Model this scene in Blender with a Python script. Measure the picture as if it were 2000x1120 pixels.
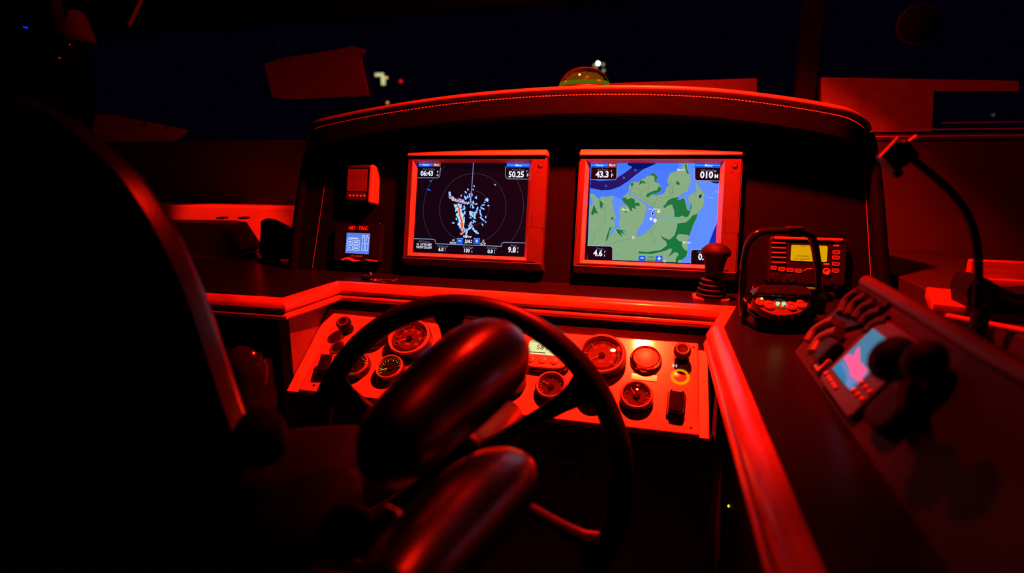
import bpy, bmesh, math, random
from mathutils import Vector as V, Matrix
random.seed(7)
for o in list(bpy.data.objects): bpy.data.objects.remove(o)
scn = bpy.context.scene
COL = scn.collection
PI = math.pi

# ------------------------------------------------------------------ camera, world, lamps, exposure
FPX = 1100.0                                   # focal length in pixels of a 2000 px wide frame
CAM = V((0, 0, 1.30))
PITCH = math.atan(245 / FPX); YAW = math.atan(290 / math.hypot(FPX, 245))
FW = V((-math.sin(YAW) * math.cos(PITCH), math.cos(YAW) * math.cos(PITCH), -math.sin(PITCH)))
RT = V((math.cos(YAW), math.sin(YAW), 0)); UP = RT.cross(FW)
cd = bpy.data.cameras.new('camera'); cam = bpy.data.objects.new('camera', cd); COL.objects.link(cam)
cd.sensor_width = 36; cd.lens = 36 * FPX / 2000; cd.clip_start = 0.02; cd.clip_end = 500
cd.dof.use_dof = True; cd.dof.focus_distance = 1.28; cd.dof.aperture_fstop = 2.2
cam.matrix_world = Matrix(((RT.x, UP.x, -FW.x, CAM.x), (RT.y, UP.y, -FW.y, CAM.y), (RT.z, UP.z, -FW.z, CAM.z), (0, 0, 0, 1)))
scn.camera = cam
w = bpy.data.worlds.new('night'); scn.world = w; w.use_nodes = True
w.node_tree.nodes['Background'].inputs[0].default_value = (0.25, 0.06, 1.0, 1)
w.node_tree.nodes['Background'].inputs[1].default_value = 0.0022
scn.view_settings.view_transform = 'Standard'; scn.view_settings.look = 'None'
scn.view_settings.exposure = 0; scn.view_settings.gamma = 1; scn.view_settings.use_curve_mapping = False
RED = (1.0, 0.0075, 0.0016)
LAMP = V((-0.028, 1.125, 2.045))                  # red night light in the ceiling over the helm
LAMP2 = V((-1.42, 1.12, 2.045))                 # a second one to port
def red_lamp(name, loc, size, power, spot=None, aim=None, spread=180):
    ld = bpy.data.lights.new(name, 'AREA' if spot is None else 'SPOT')
    if spot is None: ld.shape = 'DISK'; ld.size = size; ld.spread = math.radians(spread)
    else: ld.spot_size = math.radians(spot); ld.spot_blend = 0.3; ld.shadow_soft_size = size
    ld.energy = power; ld.color = RED
    o = bpy.data.objects.new(name, ld); COL.objects.link(o); o.location = loc
    if aim is not None: o.rotation_euler = (V(aim) - V(loc)).to_track_quat('-Z', 'Y').to_euler()
    return o
red_lamp('red_beam_over_helm', LAMP, 0.065, 66.0, spread=100, aim=(-.12, 1.43, 1.0))   # the lamp's beam
red_lamp('red_glow_over_helm', LAMP, 0.065, 8.0)                # added weak wide spill at the lamp, lifts dim panels and walls
red_lamp('red_light_to_port', LAMP2, 0.05, 150.0, spot=26, aim=(-1.45, 1.66, 0.98))

# ------------------------------------------------------------------ pixel helpers (photo 2000 x 1120): a ray meets a real plane
def ray(x, y): return FW + RT * ((x - 1000) / FPX) - UP * ((y - 560) / FPX)
def on(x, y, p, n):
    r = ray(x, y); return CAM + r * ((p - CAM).dot(n) / r.dot(n))
def onz(x, y, z): return on(x, y, V((0, 0, z)), V((0, 0, 1)))
def ony(x, y, Y): return on(x, y, V((0, Y, 0)), V((0, 1, 0)))
def onx(x, y, X): return on(x, y, V((X, 0, 0)), V((1, 0, 0)))
def atd(x, y, d): return CAM + ray(x, y) * d
def frame(o, ex, ey):
    ez = ex.cross(ey)
    return Matrix(((ex.x, ey.x, ez.x, o.x), (ex.y, ey.y, ez.y, o.y), (ex.z, ey.z, ez.z, o.z), (0, 0, 0, 1)))
def loc(F, x, y, h=0.0):
    """where the ray of a pixel meets the plane z = h of frame F, in F's coordinates"""
    o = F.translation; n = F.col[2].xyz
    q = F.inverted() @ on(x, y, o + n * h, n)
    return V((q.x, q.y, h))

# ------------------------------------------------------------------ materials
def lin(c):
    return tuple((v / 12.92 if v <= .04045 else ((v + .055) / 1.055) ** 2.4) for v in [k / 255 for k in c])
MATS = {}
def mat(name, col, rough=0.5, metal=0.0, vary=0.15, scale=40, bump=0.0, bscale=300, coat=0.0, spec=0.5, stretch=None):
    if name in MATS: return MATS[name]
    m = bpy.data.materials.new(name); m.use_nodes = True; nt = m.node_tree; b = nt.nodes['Principled BSDF']
    tc = nt.nodes.new('ShaderNodeTexCoord'); mp = nt.nodes.new('ShaderNodeMapping')
    nt.links.new(tc.outputs['Object'], mp.inputs[0])
    if stretch: mp.inputs['Scale'].default_value = stretch
    nz = nt.nodes.new('ShaderNodeTexNoise'); nz.inputs['Scale'].default_value = scale; nz.inputs['Detail'].default_value = 4
    nt.links.new(mp.outputs[0], nz.inputs['Vector'])
    rp = nt.nodes.new('ShaderNodeValToRGB'); nt.links.new(nz.outputs[0], rp.inputs[0])
    rp.color_ramp.elements[0].position = .3; rp.color_ramp.elements[1].position = .7
    rp.color_ramp.elements[0].color = (*[c * (1 - vary) for c in col], 1); rp.color_ramp.elements[1].color = (*[min(1, c * (1 + vary)) for c in col], 1)
    nt.links.new(rp.outputs[0], b.inputs['Base Color'])
    b.inputs['Roughness'].default_value = rough; b.inputs['Metallic'].default_value = metal
    b.inputs['Specular IOR Level'].default_value = spec
    b.inputs['Coat Weight'].default_value = coat; b.inputs['Coat Roughness'].default_value = 0.06
    if bump:
        n2 = nt.nodes.new('ShaderNodeTexNoise'); n2.inputs['Scale'].default_value = bscale
        nt.links.new(mp.outputs[0], n2.inputs['Vector'])
        bp = nt.nodes.new('ShaderNodeBump'); bp.inputs['Strength'].default_value = bump; bp.inputs['Distance'].default_value = 0.002
        nt.links.new(n2.outputs[0], bp.inputs['Height']); nt.links.new(bp.outputs[0], b.inputs['Normal'])
    MATS[name] = m; return m
def glow(name, rgb, strength=1.0, grain=0.05):
    """something that gives off light (a screen, an LED, a far lamp); rgb in 0..255 as seen"""
    if name in MATS: return MATS[name]
    m = bpy.data.materials.new(name); m.use_nodes = True; nt = m.node_tree; b = nt.nodes['Principled BSDF']
    c = lin(rgb)
    b.inputs['Base Color'].default_value = (.0006, .0006, .0008, 1); b.inputs['Roughness'].default_value = .3
    b.inputs['Specular IOR Level'].default_value = .06
    nz = nt.nodes.new('ShaderNodeTexNoise'); nz.inputs['Scale'].default_value = 700
    tc = nt.nodes.new('ShaderNodeTexCoord'); nt.links.new(tc.outputs['Object'], nz.inputs['Vector'])
    mx = nt.nodes.new('ShaderNodeMix'); mx.data_type = 'RGBA'; nt.links.new(nz.outputs[0], mx.inputs[0])
    mx.inputs[6].default_value = (*[v * (1 - grain) for v in c], 1); mx.inputs[7].default_value = (*[v * (1 + grain) for v in c], 1)
    nt.links.new(mx.outputs[2], b.inputs['Emission Color']); b.inputs['Emission Strength'].default_value = strength
    MATS[name] = m; return m
def glass(name, col=(1, 1, 1), rough=0.0, ior=1.45):
    if name in MATS: return MATS[name]
    m = bpy.data.materials.new(name); m.use_nodes = True; nt = m.node_tree; b = nt.nodes['Principled BSDF']
    nz = nt.nodes.new('ShaderNodeTexNoise'); nz.inputs['Scale'].default_value = 3
    mr = nt.nodes.new('ShaderNodeMapRange'); mr.inputs[3].default_value = rough; mr.inputs[4].default_value = rough + .01
    nt.links.new(nz.outputs[0], mr.inputs[0]); nt.links.new(mr.outputs[0], b.inputs['Roughness'])
    b.inputs['Base Color'].default_value = (*col, 1); b.inputs['Transmission Weight'].default_value = 1; b.inputs['IOR'].default_value = ior
    MATS[name] = m; return m

black_vinyl = mat('black_vinyl', (.010, .009, .009), .6, bump=.25, bscale=600)
pod_vinyl = mat('pod_vinyl', (.0026, .0022, .0026), .7, spec=.05, bump=.2, bscale=500, vary=.1)
brow_vinyl = mat('brow_vinyl', (.0024, .002, .0021), .65, spec=.06, bump=.15, bscale=500)
counter_mat = mat('counter_laminate', (.006, .005, .0055), .28, spec=.35, bump=.06, bscale=900, vary=.2)
wood = mat('varnished_wood', (.42, .20, .09), .27, vary=.35, scale=14, stretch=(1, 1, 9), coat=.25)
board_paint = mat('gauge_board', (.46, .44, .42), .30, vary=.12, scale=25, coat=.35)
plate_mat = mat('gauge_plate', (.34, .33, .32), .22, vary=.16, scale=18, coat=.9)
grey_bezel = mat('grey_bezel', (.046, .046, .049), .5, vary=.08, bump=.08, bscale=900)  # darkened so upright and downward bezel faces look shaded
grey_lit = mat('grey_bezel_cap', (.46, .46, .47), .33, vary=.06)  # same bezel grey kept paler where faces turn up to the lamp
black_plastic = mat('black_plastic', (.005, .0045, .005), .45, spec=.3, vary=.2)
black_gloss = mat('black_gloss', (.010, .010, .011), .12, vary=.2)
black_rubber = mat('black_rubber', (.005, .0055, .0055), .65, vary=.2, spec=.2)
leather = mat('black_leather', (.0035, .003, .003), .32, spec=1.0, coat=.25, bump=.08, bscale=260, vary=.2)
wheel_leather = mat('wheel_leather', (.006, .005, .005), .45, spec=.3, bump=.12, bscale=400)
seat_fabric = mat('seat_vinyl', (.004, .0033, .0035), .7, spec=.12, bump=.2, bscale=300)
chrome = mat('chrome', (.75, .75, .76), .16, metal=1, vary=.05)
steel = mat('brushed_steel', (.5, .5, .52), .35, metal=1, vary=.1)
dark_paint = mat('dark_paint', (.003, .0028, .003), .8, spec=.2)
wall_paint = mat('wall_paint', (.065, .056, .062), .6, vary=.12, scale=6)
white_gel = mat('white_gelcoat', (.62, .60, .58), .4, vary=.06, scale=5)
reflection_tone = mat('cover_cloth', (.30, .27, .29), .85, vary=.2, scale=30, bump=.2)  # base tone of the panels that imitate windscreen reflections
white_print = mat('white_print', (.75, .75, .72), .6, vary=.05)
dial_black = mat('dial_black', (.02, .018, .018), .45)
dial_grey = mat('dial_grey', (.10, .09, .09), .5)
lens_clear = glass('lens_clear')

# ------------------------------------------------------------------ mesh builder
class MB:
    def __init__(s): s.bm = bmesh.new()
    def face(s, vs): 
        try: s.bm.faces.new(vs)
        except ValueError: pass
    def box(s, c, d, bevel=0.0, seg=2, M=None):
        c = V(c); hx, hy, hz = d[0] / 2, d[1] / 2, d[2] / 2
        b = bmesh.new()
        vs = [b.verts.new((x * hx, y * hy, z * hz)) for x in (-1, 1) for y in (-1, 1) for z in (-1, 1)]
        for f in ((0, 1, 3, 2), (4, 6, 7, 5), (0, 4, 5, 1), (2, 3, 7, 6), (0, 2, 6, 4), (1, 5, 7, 3)): b.faces.new([vs[i] for i in f])
        if bevel: bmesh.ops.bevel(b, geom=b.edges[:], offset=bevel, segments=seg, affect='EDGES', profile=.5)
        T = Matrix.Translation(c) @ (M.to_4x4() if M else Matrix())
        s._merge(b, T); return s
    def _merge(s, b, T=Matrix()):
        mp = {v: s.bm.verts.new(T @ v.co) for v in b.verts}
        for f in b.faces: s.face([mp[v] for v in f.verts])
        b.free()
    def lathe(s, prof, c=(0, 0, 0), seg=32, M=None, cap=True):
        """profile of (radius, z) turned round z"""
        T = Matrix.Translation(V(c)) @ (M.to_4x4() if M else Matrix())
        rings = []
        for r, z in prof:
            if r < 1e-6: rings.append([s.bm.verts.new(T @ V((0, 0, z)))])
            else: rings.append([s.bm.verts.new(T @ V((r * math.cos(2 * PI * i / seg), r * math.sin(2 * PI * i / seg), z))) for i in range(seg)])
        for a, b in zip(rings, rings[1:]):
            for i in range(seg):
                j = (i + 1) % seg
                if len(a) == 1 and len(b) == 1: continue
                if len(a) == 1: s.face([a[0], b[i], b[j]])
                elif len(b) == 1: s.face([a[i], b[0], a[j]])
                else: s.face([a[i], b[i], b[j], a[j]])
        if cap:
            if len(rings[0]) > 1: s.face(rings[0])
            if len(rings[-1]) > 1: s.face(rings[-1][::-1])
        return s
    def cyl(s, c, r, h, seg=24, bevel=0.0, M=None, r2=None):
        r2 = r if r2 is None else r2; b = min(bevel, h / 2)
        pr = [(r - b, 0), (r, b), (r2, h - b), (r2 - b, h)] if b else [(r, 0), (r2, h)]
        return s.lathe(pr, c, seg, M)
    def tube(s, pts, r, seg=10, closed=False, flat=1.0, upv=V((0, 0, 1))):
        """round (or flattened) tube along points; r a number or a list"""
        pts = [V(p) for p in pts]; n = len(pts); rings = []
        for i, p in enumerate(pts):
            if closed: t = pts[(i + 1) % n] - pts[i - 1]
            else: t = pts[min(i + 1, n - 1)] - pts[max(i - 1, 0)]
            t.normalize(); a = t.cross(upv)
            if a.length < 1e-4: a = t.cross(V((1, 0, 0)))
            a.normalize(); b = a.cross(t); rr = r[i] if isinstance(r, (list, tuple)) else r
            rings.append([s.bm.verts.new(p + (a * math.cos(2 * PI * k / seg) + b * (math.sin(2 * PI * k / seg) * flat)) * rr) for k in range(seg)])
        m = n if closed else n - 1
        for i in range(m):
            A, B = rings[i], rings[(i + 1) % n]
            for k in range(seg): s.face([A[k], A[(k + 1) % seg], B[(k + 1) % seg], B[k]])
        if not closed: s.face(rings[0][::-1]); s.face(rings[-1])
        return s
    def sweep(s, pts, sect, closed_sect=True, caps=True):
        """sections: function(i) -> list of points"""
        rings = [[s.bm.verts.new(q) for q in sect(i)] for i in range(len(pts))]
        m = len(rings[0])
        for A, B in zip(rings, rings[1:]):
            for k in range(m if closed_sect else m - 1): s.face([A[k], A[(k + 1) % m], B[(k + 1) % m], B[k]])
        if caps and closed_sect: s.face(rings[0][::-1]); s.face(rings[-1])
        return s
    def prism(s, pts, z0, z1, bevel=0.0, seg=2, T=Matrix()):
        """2D outline extruded from z0 to z1"""
        b = bmesh.new()
        lo = [b.verts.new((p[0], p[1], z0)) for p in pts]; hi = [b.verts.new((p[0], p[1], z1)) for p in pts]; n = len(pts)
        b.faces.new(lo[::-1]); top = b.faces.new(hi)
        for i in range(n): b.faces.new([lo[i], lo[(i + 1) % n], hi[(i + 1) % n], hi[i]])
        bmesh.ops.recalc_face_normals(b, faces=b.faces[:])
        if bevel:
            es = [e for e in b.edges if e.verts[0].co.z > (z0 + z1) / 2 and e.verts[1].co.z > (z0 + z1) / 2] if z1 > z0 else b.edges[:]
            bmesh.ops.bevel(b, geom=es, offset=bevel, segments=seg, affect='EDGES', profile=.5)
        s._merge(b, T); return s
    def flat(s, pts, z=0.0, T=Matrix()):
        s.face([s.bm.verts.new(T @ V((p[0], p[1], z))) for p in pts]); return s
    def ball(s, c, r, su=16, sv=10, sc=(1, 1, 1)):
        b = bmesh.new(); bmesh.ops.create_uvsphere(b, u_segments=su, v_segments=sv, radius=r)
        s._merge(b, Matrix.Translation(V(c)) @ Matrix.Diagonal((*sc, 1))); return s
    def build(s, name, m, parent=None, smooth=True, ang=40, recalc=True):
        bmesh.ops.remove_doubles(s.bm, verts=s.bm.verts[:], dist=1e-6)
        if recalc: bmesh.ops.recalc_face_normals(s.bm, faces=s.bm.faces[:])
        me = bpy.data.meshes.new(name); s.bm.to_mesh(me); s.bm.free(); me.materials.append(m)
        if smooth and len(me.polygons):
            me.polygons.foreach_set('use_smooth', [True] * len(me.polygons)); me.set_sharp_from_angle(angle=math.radians(ang))
        o = bpy.data.objects.new(name, me); COL.objects.link(o)
        if smooth:
            wn = o.modifiers.new('flat_faces', 'WEIGHTED_NORMAL'); wn.keep_sharp = True; wn.weight = 80
        if parent: o.parent = parent
        return o
def tag(o, label, cat=None, group=None, kind=None):
    o['label'] = label
    if cat: o['category'] = cat
    if group: o['group'] = group
    if kind: o['kind'] = kind
    return o
def thing(name, label, cat, F=None, at=None, group=None, kind=None):
    o = bpy.data.objects.new(name, None); o.empty_display_size = .02; COL.objects.link(o)
    if F is not None: o.matrix_world = F
    if at is not None: o.location = at
    return tag(o, label, cat, group, kind)
def struct(o, label):
    o['kind'] = 'structure'; o['label'] = label; return o
def text(name, body, c, size, m, parent, bold=0.0, align='CENTER', z=0.0, thick=0.0, sx=1.0):
    cu = bpy.data.curves.new(name, 'FONT'); cu.body = body; cu.size = size; cu.align_x = align; cu.align_y = 'CENTER'
    cu.offset = bold * size; cu.resolution_u = 2; cu.extrude = thick
    t = bpy.data.objects.new('tmp', cu); me = bpy.data.meshes.new_from_object(t)
    bpy.data.objects.remove(t); bpy.data.curves.remove(cu)
    me.transform(Matrix.Translation((c[0], c[1], z)) @ Matrix.Diagonal((sx, 1, 1, 1))); me.name = name
    me.materials.clear(); me.materials.append(m)
    o = bpy.data.objects.new(name, me); COL.objects.link(o); o.parent = parent
    return o
def spline(P, n=8, closed=False):
    """Catmull-Rom through points (tuples of any length)"""
    P = [tuple(p) for p in P]; out = []; k = len(P)
    for i in range(k if closed else k - 1):
        p1, p2 = P[i], P[(i + 1) % k]
        p0 = P[i - 1] if (i > 0 or closed) else tuple(2 * a - b for a, b in zip(p1, p2))
        p3 = P[(i + 2) % k] if (closed or i + 2 < k) else tuple(2 * b - a for a, b in zip(p1, p2))
        for j in range(n):
            t = j / n
            out.append(tuple(.5 * (2 * b + (c - a) * t + (2 * a - 5 * b + 4 * c - d) * t * t + (3 * b - a - 3 * c + d) * t ** 3) for a, b, c, d in zip(p0, p1, p2, p3)))
    if not closed: out.append(P[-1])
    return out
def rrect(w, h, r, n=4, cx=0, cy=0):
    out = []
    for sx, sy, a0 in ((1, 1, 0), (-1, 1, 90), (-1, -1, 180), (1, -1, 270)):
        for i in range(n + 1):
            a = math.radians(a0 + 90 * i / n); out.append((cx + sx * (w / 2 - r) + r * math.cos(a), cy + sy * (h / 2 - r) + r * math.sin(a)))
    return out

# ------------------------------------------------------------------ the wheelhouse shell
ZC = 1.012                                       # counter height
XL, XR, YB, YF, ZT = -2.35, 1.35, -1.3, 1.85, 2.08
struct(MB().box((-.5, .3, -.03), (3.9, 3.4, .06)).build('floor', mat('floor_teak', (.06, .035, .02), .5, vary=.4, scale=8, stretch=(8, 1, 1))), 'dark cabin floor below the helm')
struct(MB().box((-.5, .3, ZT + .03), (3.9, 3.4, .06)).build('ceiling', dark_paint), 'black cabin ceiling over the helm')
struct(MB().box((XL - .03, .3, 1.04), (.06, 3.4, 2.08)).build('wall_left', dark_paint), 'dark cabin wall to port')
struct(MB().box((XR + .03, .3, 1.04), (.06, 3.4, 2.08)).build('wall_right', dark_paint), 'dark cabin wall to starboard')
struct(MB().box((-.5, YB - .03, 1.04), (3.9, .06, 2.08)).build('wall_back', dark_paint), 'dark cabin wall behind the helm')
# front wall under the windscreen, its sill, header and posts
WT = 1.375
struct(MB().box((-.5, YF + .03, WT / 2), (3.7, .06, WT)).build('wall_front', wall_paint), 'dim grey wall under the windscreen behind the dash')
for i, (yy, zz, r) in enumerate(((YF - .012, WT - .008, .0022), (YF - .006, WT + .010, .0018), (YF - .004, WT + .027, .0012))):
    x0, x1 = ((.58, 1.3), (.66, 1.12), (.74, 1.15))[i]
    struct(MB().tube([(x0, yy, zz), (x1, yy, zz)], r, 6).build('trim_%d' % (i + 1), white_gel), 'thin bright trim line along the top of the wall at right')
HDR = MB().box((-.5, YF + .03, 1.93), (3.7, .07, .30), .01)
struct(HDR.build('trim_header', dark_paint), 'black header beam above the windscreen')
posts = [-2.32, .395, 1.32]
for i, x in enumerate(posts):
    struct(MB().box((x, YF + .03, (WT + 1.78) / 2), (.05, .06, 1.78 - WT), .006).build('trim_%d' % (i + 4), dark_paint), 'black windscreen post')
for i in range(2):
    a, b = posts[i] + .025, posts[i + 1] - .025
    p = struct(MB().box(((a + b) / 2, YF + .035, (WT + 1.78) / 2), (b - a, .006, 1.78 - WT)).build('window_%d' % (i + 1), lens_clear, smooth=False), 'dark windscreen pane looking out at the night')

# ------------------------------------------------------------------ outside: far harbour lights
dock = thing('dock_building', 'dark far dock building with a lit doorway, seen through the windscreen', 'building', at=(0, 0, 0))
def far(px, py, d): return atd(px, py, d)
g = far(742, 175, 40)
gz = -1.2
MB().box((g.x, g.y + 3, gz + 3.1), (7, 5, 6.2)).box((g.x, g.y + 3, gz + 6.4), (7.4, 5.4, .3)).build('wall', dark_paint, dock)
def lit_quad(name, px0, py0, px1, py1, d, m, parent):
    a, b = far(px0, py0, d), far(px1, py1, d)
    return MB().box((a + b) / 2, (abs(a.x - b.x), .12, abs(a.z - b.z)), .02).build(name, m, parent)
warm = glow('sodium_light', (214, 205, 140), 1.0); hot = glow('white_lamp', (255, 255, 235), 6.0); amber = glow('amber_lamp', (255, 190, 120), 1.0)
lit_quad('door_light', 732, 143, 750, 149, 39, warm, dock)
lit_quad('door_light', 745, 149, 752, 166, 39, warm, dock)
lit_quad('window', 703, 148, 709, 166, 39, glow('dim_window', (120, 80, 60), .6), dock)
MB().ball(far(755, 152, 38.8), .09).build('lamp', amber, dock)
def post_lamp(name, label, pts, d, m, r):
    base = far(*pts[0], d); t = thing(name, label, 'lamp', at=(base.x, base.y, gz))
    MB().cyl((0, 0, 0), .07, base.z - gz, 8).build('pole', dark_paint, t)
    for p in pts:
        q = far(*p, d); MB().ball((q.x - base.x, q.y - base.y, q.z - gz), r).build('lamp', m, t)
post_lamp('harbor_lamp', 'bright white harbor lamp just above the compass dome', [(1168, 124)], 45, hot, .14)
post_lamp('harbor_lamp', 'pale twin floodlight post flanking the bright harbor lamp', [(1161, 128), (1178, 126), (1164, 134), (1179, 138)], 47, glow('pale_lamp', (180, 180, 140), .7), .12)
post_lamp('harbor_lamp', 'red round harbor light beside the lit doorway', [(783, 159)], 50, glow('red_lamp', (255, 20, 40), .9), .14)
post_lamp('harbor_lamp', 'small amber harbor light low under the red one', [(757, 201)], 36, amber, .08)
post_lamp('harbor_lamp', 'faint pale harbor light by the right cover panel', [(1614, 191)], 45, glow('faint_lamp', (150, 120, 110), .5), .1)
post_lamp('harbor_lamp', 'faint pale harbor light far right above the wall trim', [(1940, 225)], 45, glow('faint_lamp', (150, 120, 110), .5), .08)
sea = MB().box((0, 60, gz - .3), (200, 115, .6)).build('water', mat('night_water', (.004, .004, .006), .2, bump=.3, bscale=2))
struct(sea, 'black harbor water in the night')

# added panels standing in for dim red reflections in the windscreen glass
def cover(label, px, Y, th=.02, extra=None, m=reflection_tone):
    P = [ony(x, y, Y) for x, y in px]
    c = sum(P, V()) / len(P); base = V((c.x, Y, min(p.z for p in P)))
    t = thing('window_cover', label, 'panel', at=base, group='window covers')  # added stand-in for a windscreen reflection, no real cover
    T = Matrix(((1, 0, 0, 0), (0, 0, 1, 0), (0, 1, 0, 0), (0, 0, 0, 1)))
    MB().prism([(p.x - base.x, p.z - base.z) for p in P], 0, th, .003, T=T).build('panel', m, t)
    if extra:
        for (x, y) in extra:
            q = ony(x, y, Y - .004) - base; MB().ball(q, .006, 8, 6).build('snap', chrome, t)  # bright dot on the reflection stand-in, no real snap
    return t
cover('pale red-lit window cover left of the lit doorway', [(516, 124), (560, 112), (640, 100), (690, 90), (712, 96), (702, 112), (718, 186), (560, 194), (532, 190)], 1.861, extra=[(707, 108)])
cover('long low window cover right of the compass dome', [(1180, 163), (1478, 153), (1478, 215), (1180, 200)], 1.861, m=mat('cover_cloth_dark', (.045, .04, .043), .85))  # darker tone dims this reflection near the lamp
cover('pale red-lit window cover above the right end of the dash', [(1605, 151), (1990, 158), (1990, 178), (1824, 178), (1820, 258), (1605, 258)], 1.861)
cover('small red-lit window cover above the seat back', [(186, 222), (214, 224), (362, 254), (332, 290), (215, 292), (180, 262)], 1.861, extra=[(287, 242), (328, 250)], m=mat('cover_cloth_pale', (.62, .58, .6), .8))  # paler tone lifts this reflection far from the lamp

# overhead electronics box top left, window strip and round dome above right
ob = atd(105, 75, 1.5)
t = thing('overhead_box', 'dark overhead electronics box with a blue and two red indicator lights, top left', 'box', at=ob)
MB().box((0, 0, 0), (.18, .10, .10), .018, M=Matrix.Rotation(-.35, 3, 'Y')).build('housing', mat('box_dark', (.0025, .002, .0025), .8, spec=.1), t)
MB().box((.07, -.04, .09), (.03, .03, .20), .008).build('bracket', dark_paint, t)
for nm, x, y, m, r in (('blue_led', 52, 54, glow('blue_led', (0, 40, 255), 1.2), .003), ('blue_led', 47, 53, glow('blue_led', (0, 40, 255), 1.2), .002), ('red_led', 136, 87, glow('dim_red', (190, 0, 30), .8), .0022), ('red_led', 116, 113, glow('dim_red', (190, 0, 30), .8), .0025)):
    MB().ball(atd(x, y, 1.40) - ob, r, 8, 6).build(nm, m, t)
a, b = atd(251, 50, 1.75), atd(279, -8, 1.75)
tag(MB().tube([a, (a + b) / 2, b], .006, 8).build('window_strip', white_gel), 'thin red-lit window strip at the top left edge', 'strip')
d0 = ony(1792, 48, YF - .02)
t = thing('dome_lamp', 'round dark dome lamp high at right with a faint lit rim', 'lamp', frame(d0, V((1, 0, 0)), V((0, 0, 1))))
MB().lathe([(.052, 0), (.052, .006), (.046, .010)], seg=32).build('rim', mat('dome_rim', (.015, .013, .013), .7), t)
MB().lathe([(.046, .008), (.040, .022), (.024, .032), (0, .036)], seg=32, cap=False).build('dome', dark_paint, t)

# ------------------------------------------------------------------ ceiling lamps
for lp, lab in ((LAMP, 'red ceiling night light over the helm gauges'), (LAMP2, 'red ceiling night light over the port side')):
    t = thing('ceiling_lamp', lab, 'lamp', at=(lp.x, lp.y, ZT), group='ceiling night lights')
    MB().lathe([(.036, -.034), (.050, -.034), (.056, -.026), (.058, 0), (.036, 0), (.036, -.034)], seg=32, cap=False).build('rim', steel, t)
    MB().lathe([(0, -.004), (.036, -.004), (.036, -.008), (0, -.008)], seg=24, cap=False).build('reflector', white_gel, t)

# ------------------------------------------------------------------ console: worktop, wooden nosing, cabinets
EDGE = [(-1.75, 1.000), (-.771, 1.017), (-.752, 1.203), (.160, 1.180), (.121, 1.022), (.129, .20)]
top = thing('worktop', 'dark laminate worktop running round the helm with a wooden edge', 'worktop', at=(0, 1.2, ZC))
def rel(p, o): return V(p) - V(o)
plan = EDGE + [(1.30, .20), (1.30, YF - .005), (-1.75, YF - .005)]
MB().prism([(x, y - 1.2) for x, y in plan], -.03, 0).build('slab', counter_mat, top, smooth=False)
PROF = [(-.004, .0005), (.008, .0015), (.018, -.002), (.026, -.008), (.031, -.016), (.031, -.021), (.026, -.0245), (.023, -.026), (.025, -.0275), (.031, -.029), (.035, -.033), (.034, -.038), (.028, -.042), (.012, -.043), (-.004, -.043)]
def nosing(i):
    p = [V((*q, 0)) for q in EDGE]; a, b = p[i], p[i + 1]
    def out(k):
        d = (p[k + 1] - p[k]).normalized(); return V((d.y, -d.x, 0))   # towards the helm
    o = out(i)
    def miter(k, here):
        if k <= 0 or k >= len(p) - 1: return here
        o1, o2 = out(k - 1), out(k); m = (o1 + o2); m.normalize(); return m / max(.3, m.dot(here))
    m0, m1 = miter(i, o), miter(i + 1, o)
    def sect(k):
        base, m = ((a, m0), (b, m1))[k]
        return [base + m * (q[0] * .8) + V((0, -1.2, q[1])) for q in PROF]
    MB().sweep([0, 1], sect).build('edge_moulding', wood, top, ang=50)
for i in range(5): nosing(i)

cab = thing('helm_cabinet', 'black helm cabinet front below the gauge panel', 'cabinet', at=(-.3, 1.0, 0))
G0 = V((0, 1.0, .807)); GS = math.radians(36.5)
GU = V((0, math.cos(GS), math.sin(GS))); GN = V((0, -math.sin(GS), math.cos(GS)))
def cb(name, x0, x1, y0, y1, z0, z1, m=None, bev=.002):
    return MB().box(((x0 + x1) / 2 + .3, (y0 + y1) / 2 - 1, (z0 + z1) / 2), (x1 - x0, y1 - y0, z1 - z0), bev).build(name, m or black_vinyl, cab)
cb('front_panel', -.775, .125, 1.004, 1.03, .0, .800)
side_wall = mat('recess_wall', (.14, .12, .12), .5)
cb('recess_side', -.80, -.772, 1.032, 1.26, .0, ZC - .042, side_wall)
cb('recess_side', .135, .16, 1.10, 1.26, .0, ZC - .042, side_wall)
cb('recess_back', -.772, .135, 1.215, 1.235, .78, ZC - .031, black_vinyl)
cb('port_front', -1.75, -.802, 1.05, 1.07, .0, ZC - .045, black_vinyl)
cb('starboard_front', .150, .17, .20, 1.10, .0, ZC - .045, black_vinyl)
for z in (.62,): cb('kick_rail', -.77, .12, .996, 1.004, .05, .09, black_vinyl)
lk = thing('cabinet_lock', 'round black lock on the cabinet front seen through the wheel', 'lock', frame(ony(1107, 921, 1.003), V((1, 0, 0)), V((0, 0, 1))))
MB().lathe([(.028, 0), (.028, .004), (.024, .007), (.022, .004), (0, .004)], seg=32).build('rim', mat('lock_rim', (.14, .12, .12), .35), lk)
MB().lathe([(.018, .004), (.016, .010), (0, .011)], seg=24).build('core', black_plastic, lk)
al = onx(1423, 989, .149); tag(MB().ball(al, .0019, 8, 6).build('indicator_light', glow('amber_led', (255, 220, 0), 3)), 'tiny amber indicator light on the dark cabinet side at right', 'light')
# round-topped canister under the port counter
q = ony(495, 690, 1.01)
t = thing('canister', 'black round-topped canister under the left end of the worktop', 'canister', at=(q.x, q.y - .02, 0))
MB().lathe([(.046, 0), (.050, .01), (.050, q.z - .03), (.047, q.z - .004), (.036, q.z + .016), (.018, q.z + .026), (0, q.z + .029)], seg=40).build('body', black_gloss, t)
MB().lathe([(.052, q.z - .12), (.053, q.z - .115), (.053, q.z - .09), (.052, q.z - .085)], seg=40, cap=False).build('band', black_rubber, t)

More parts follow.
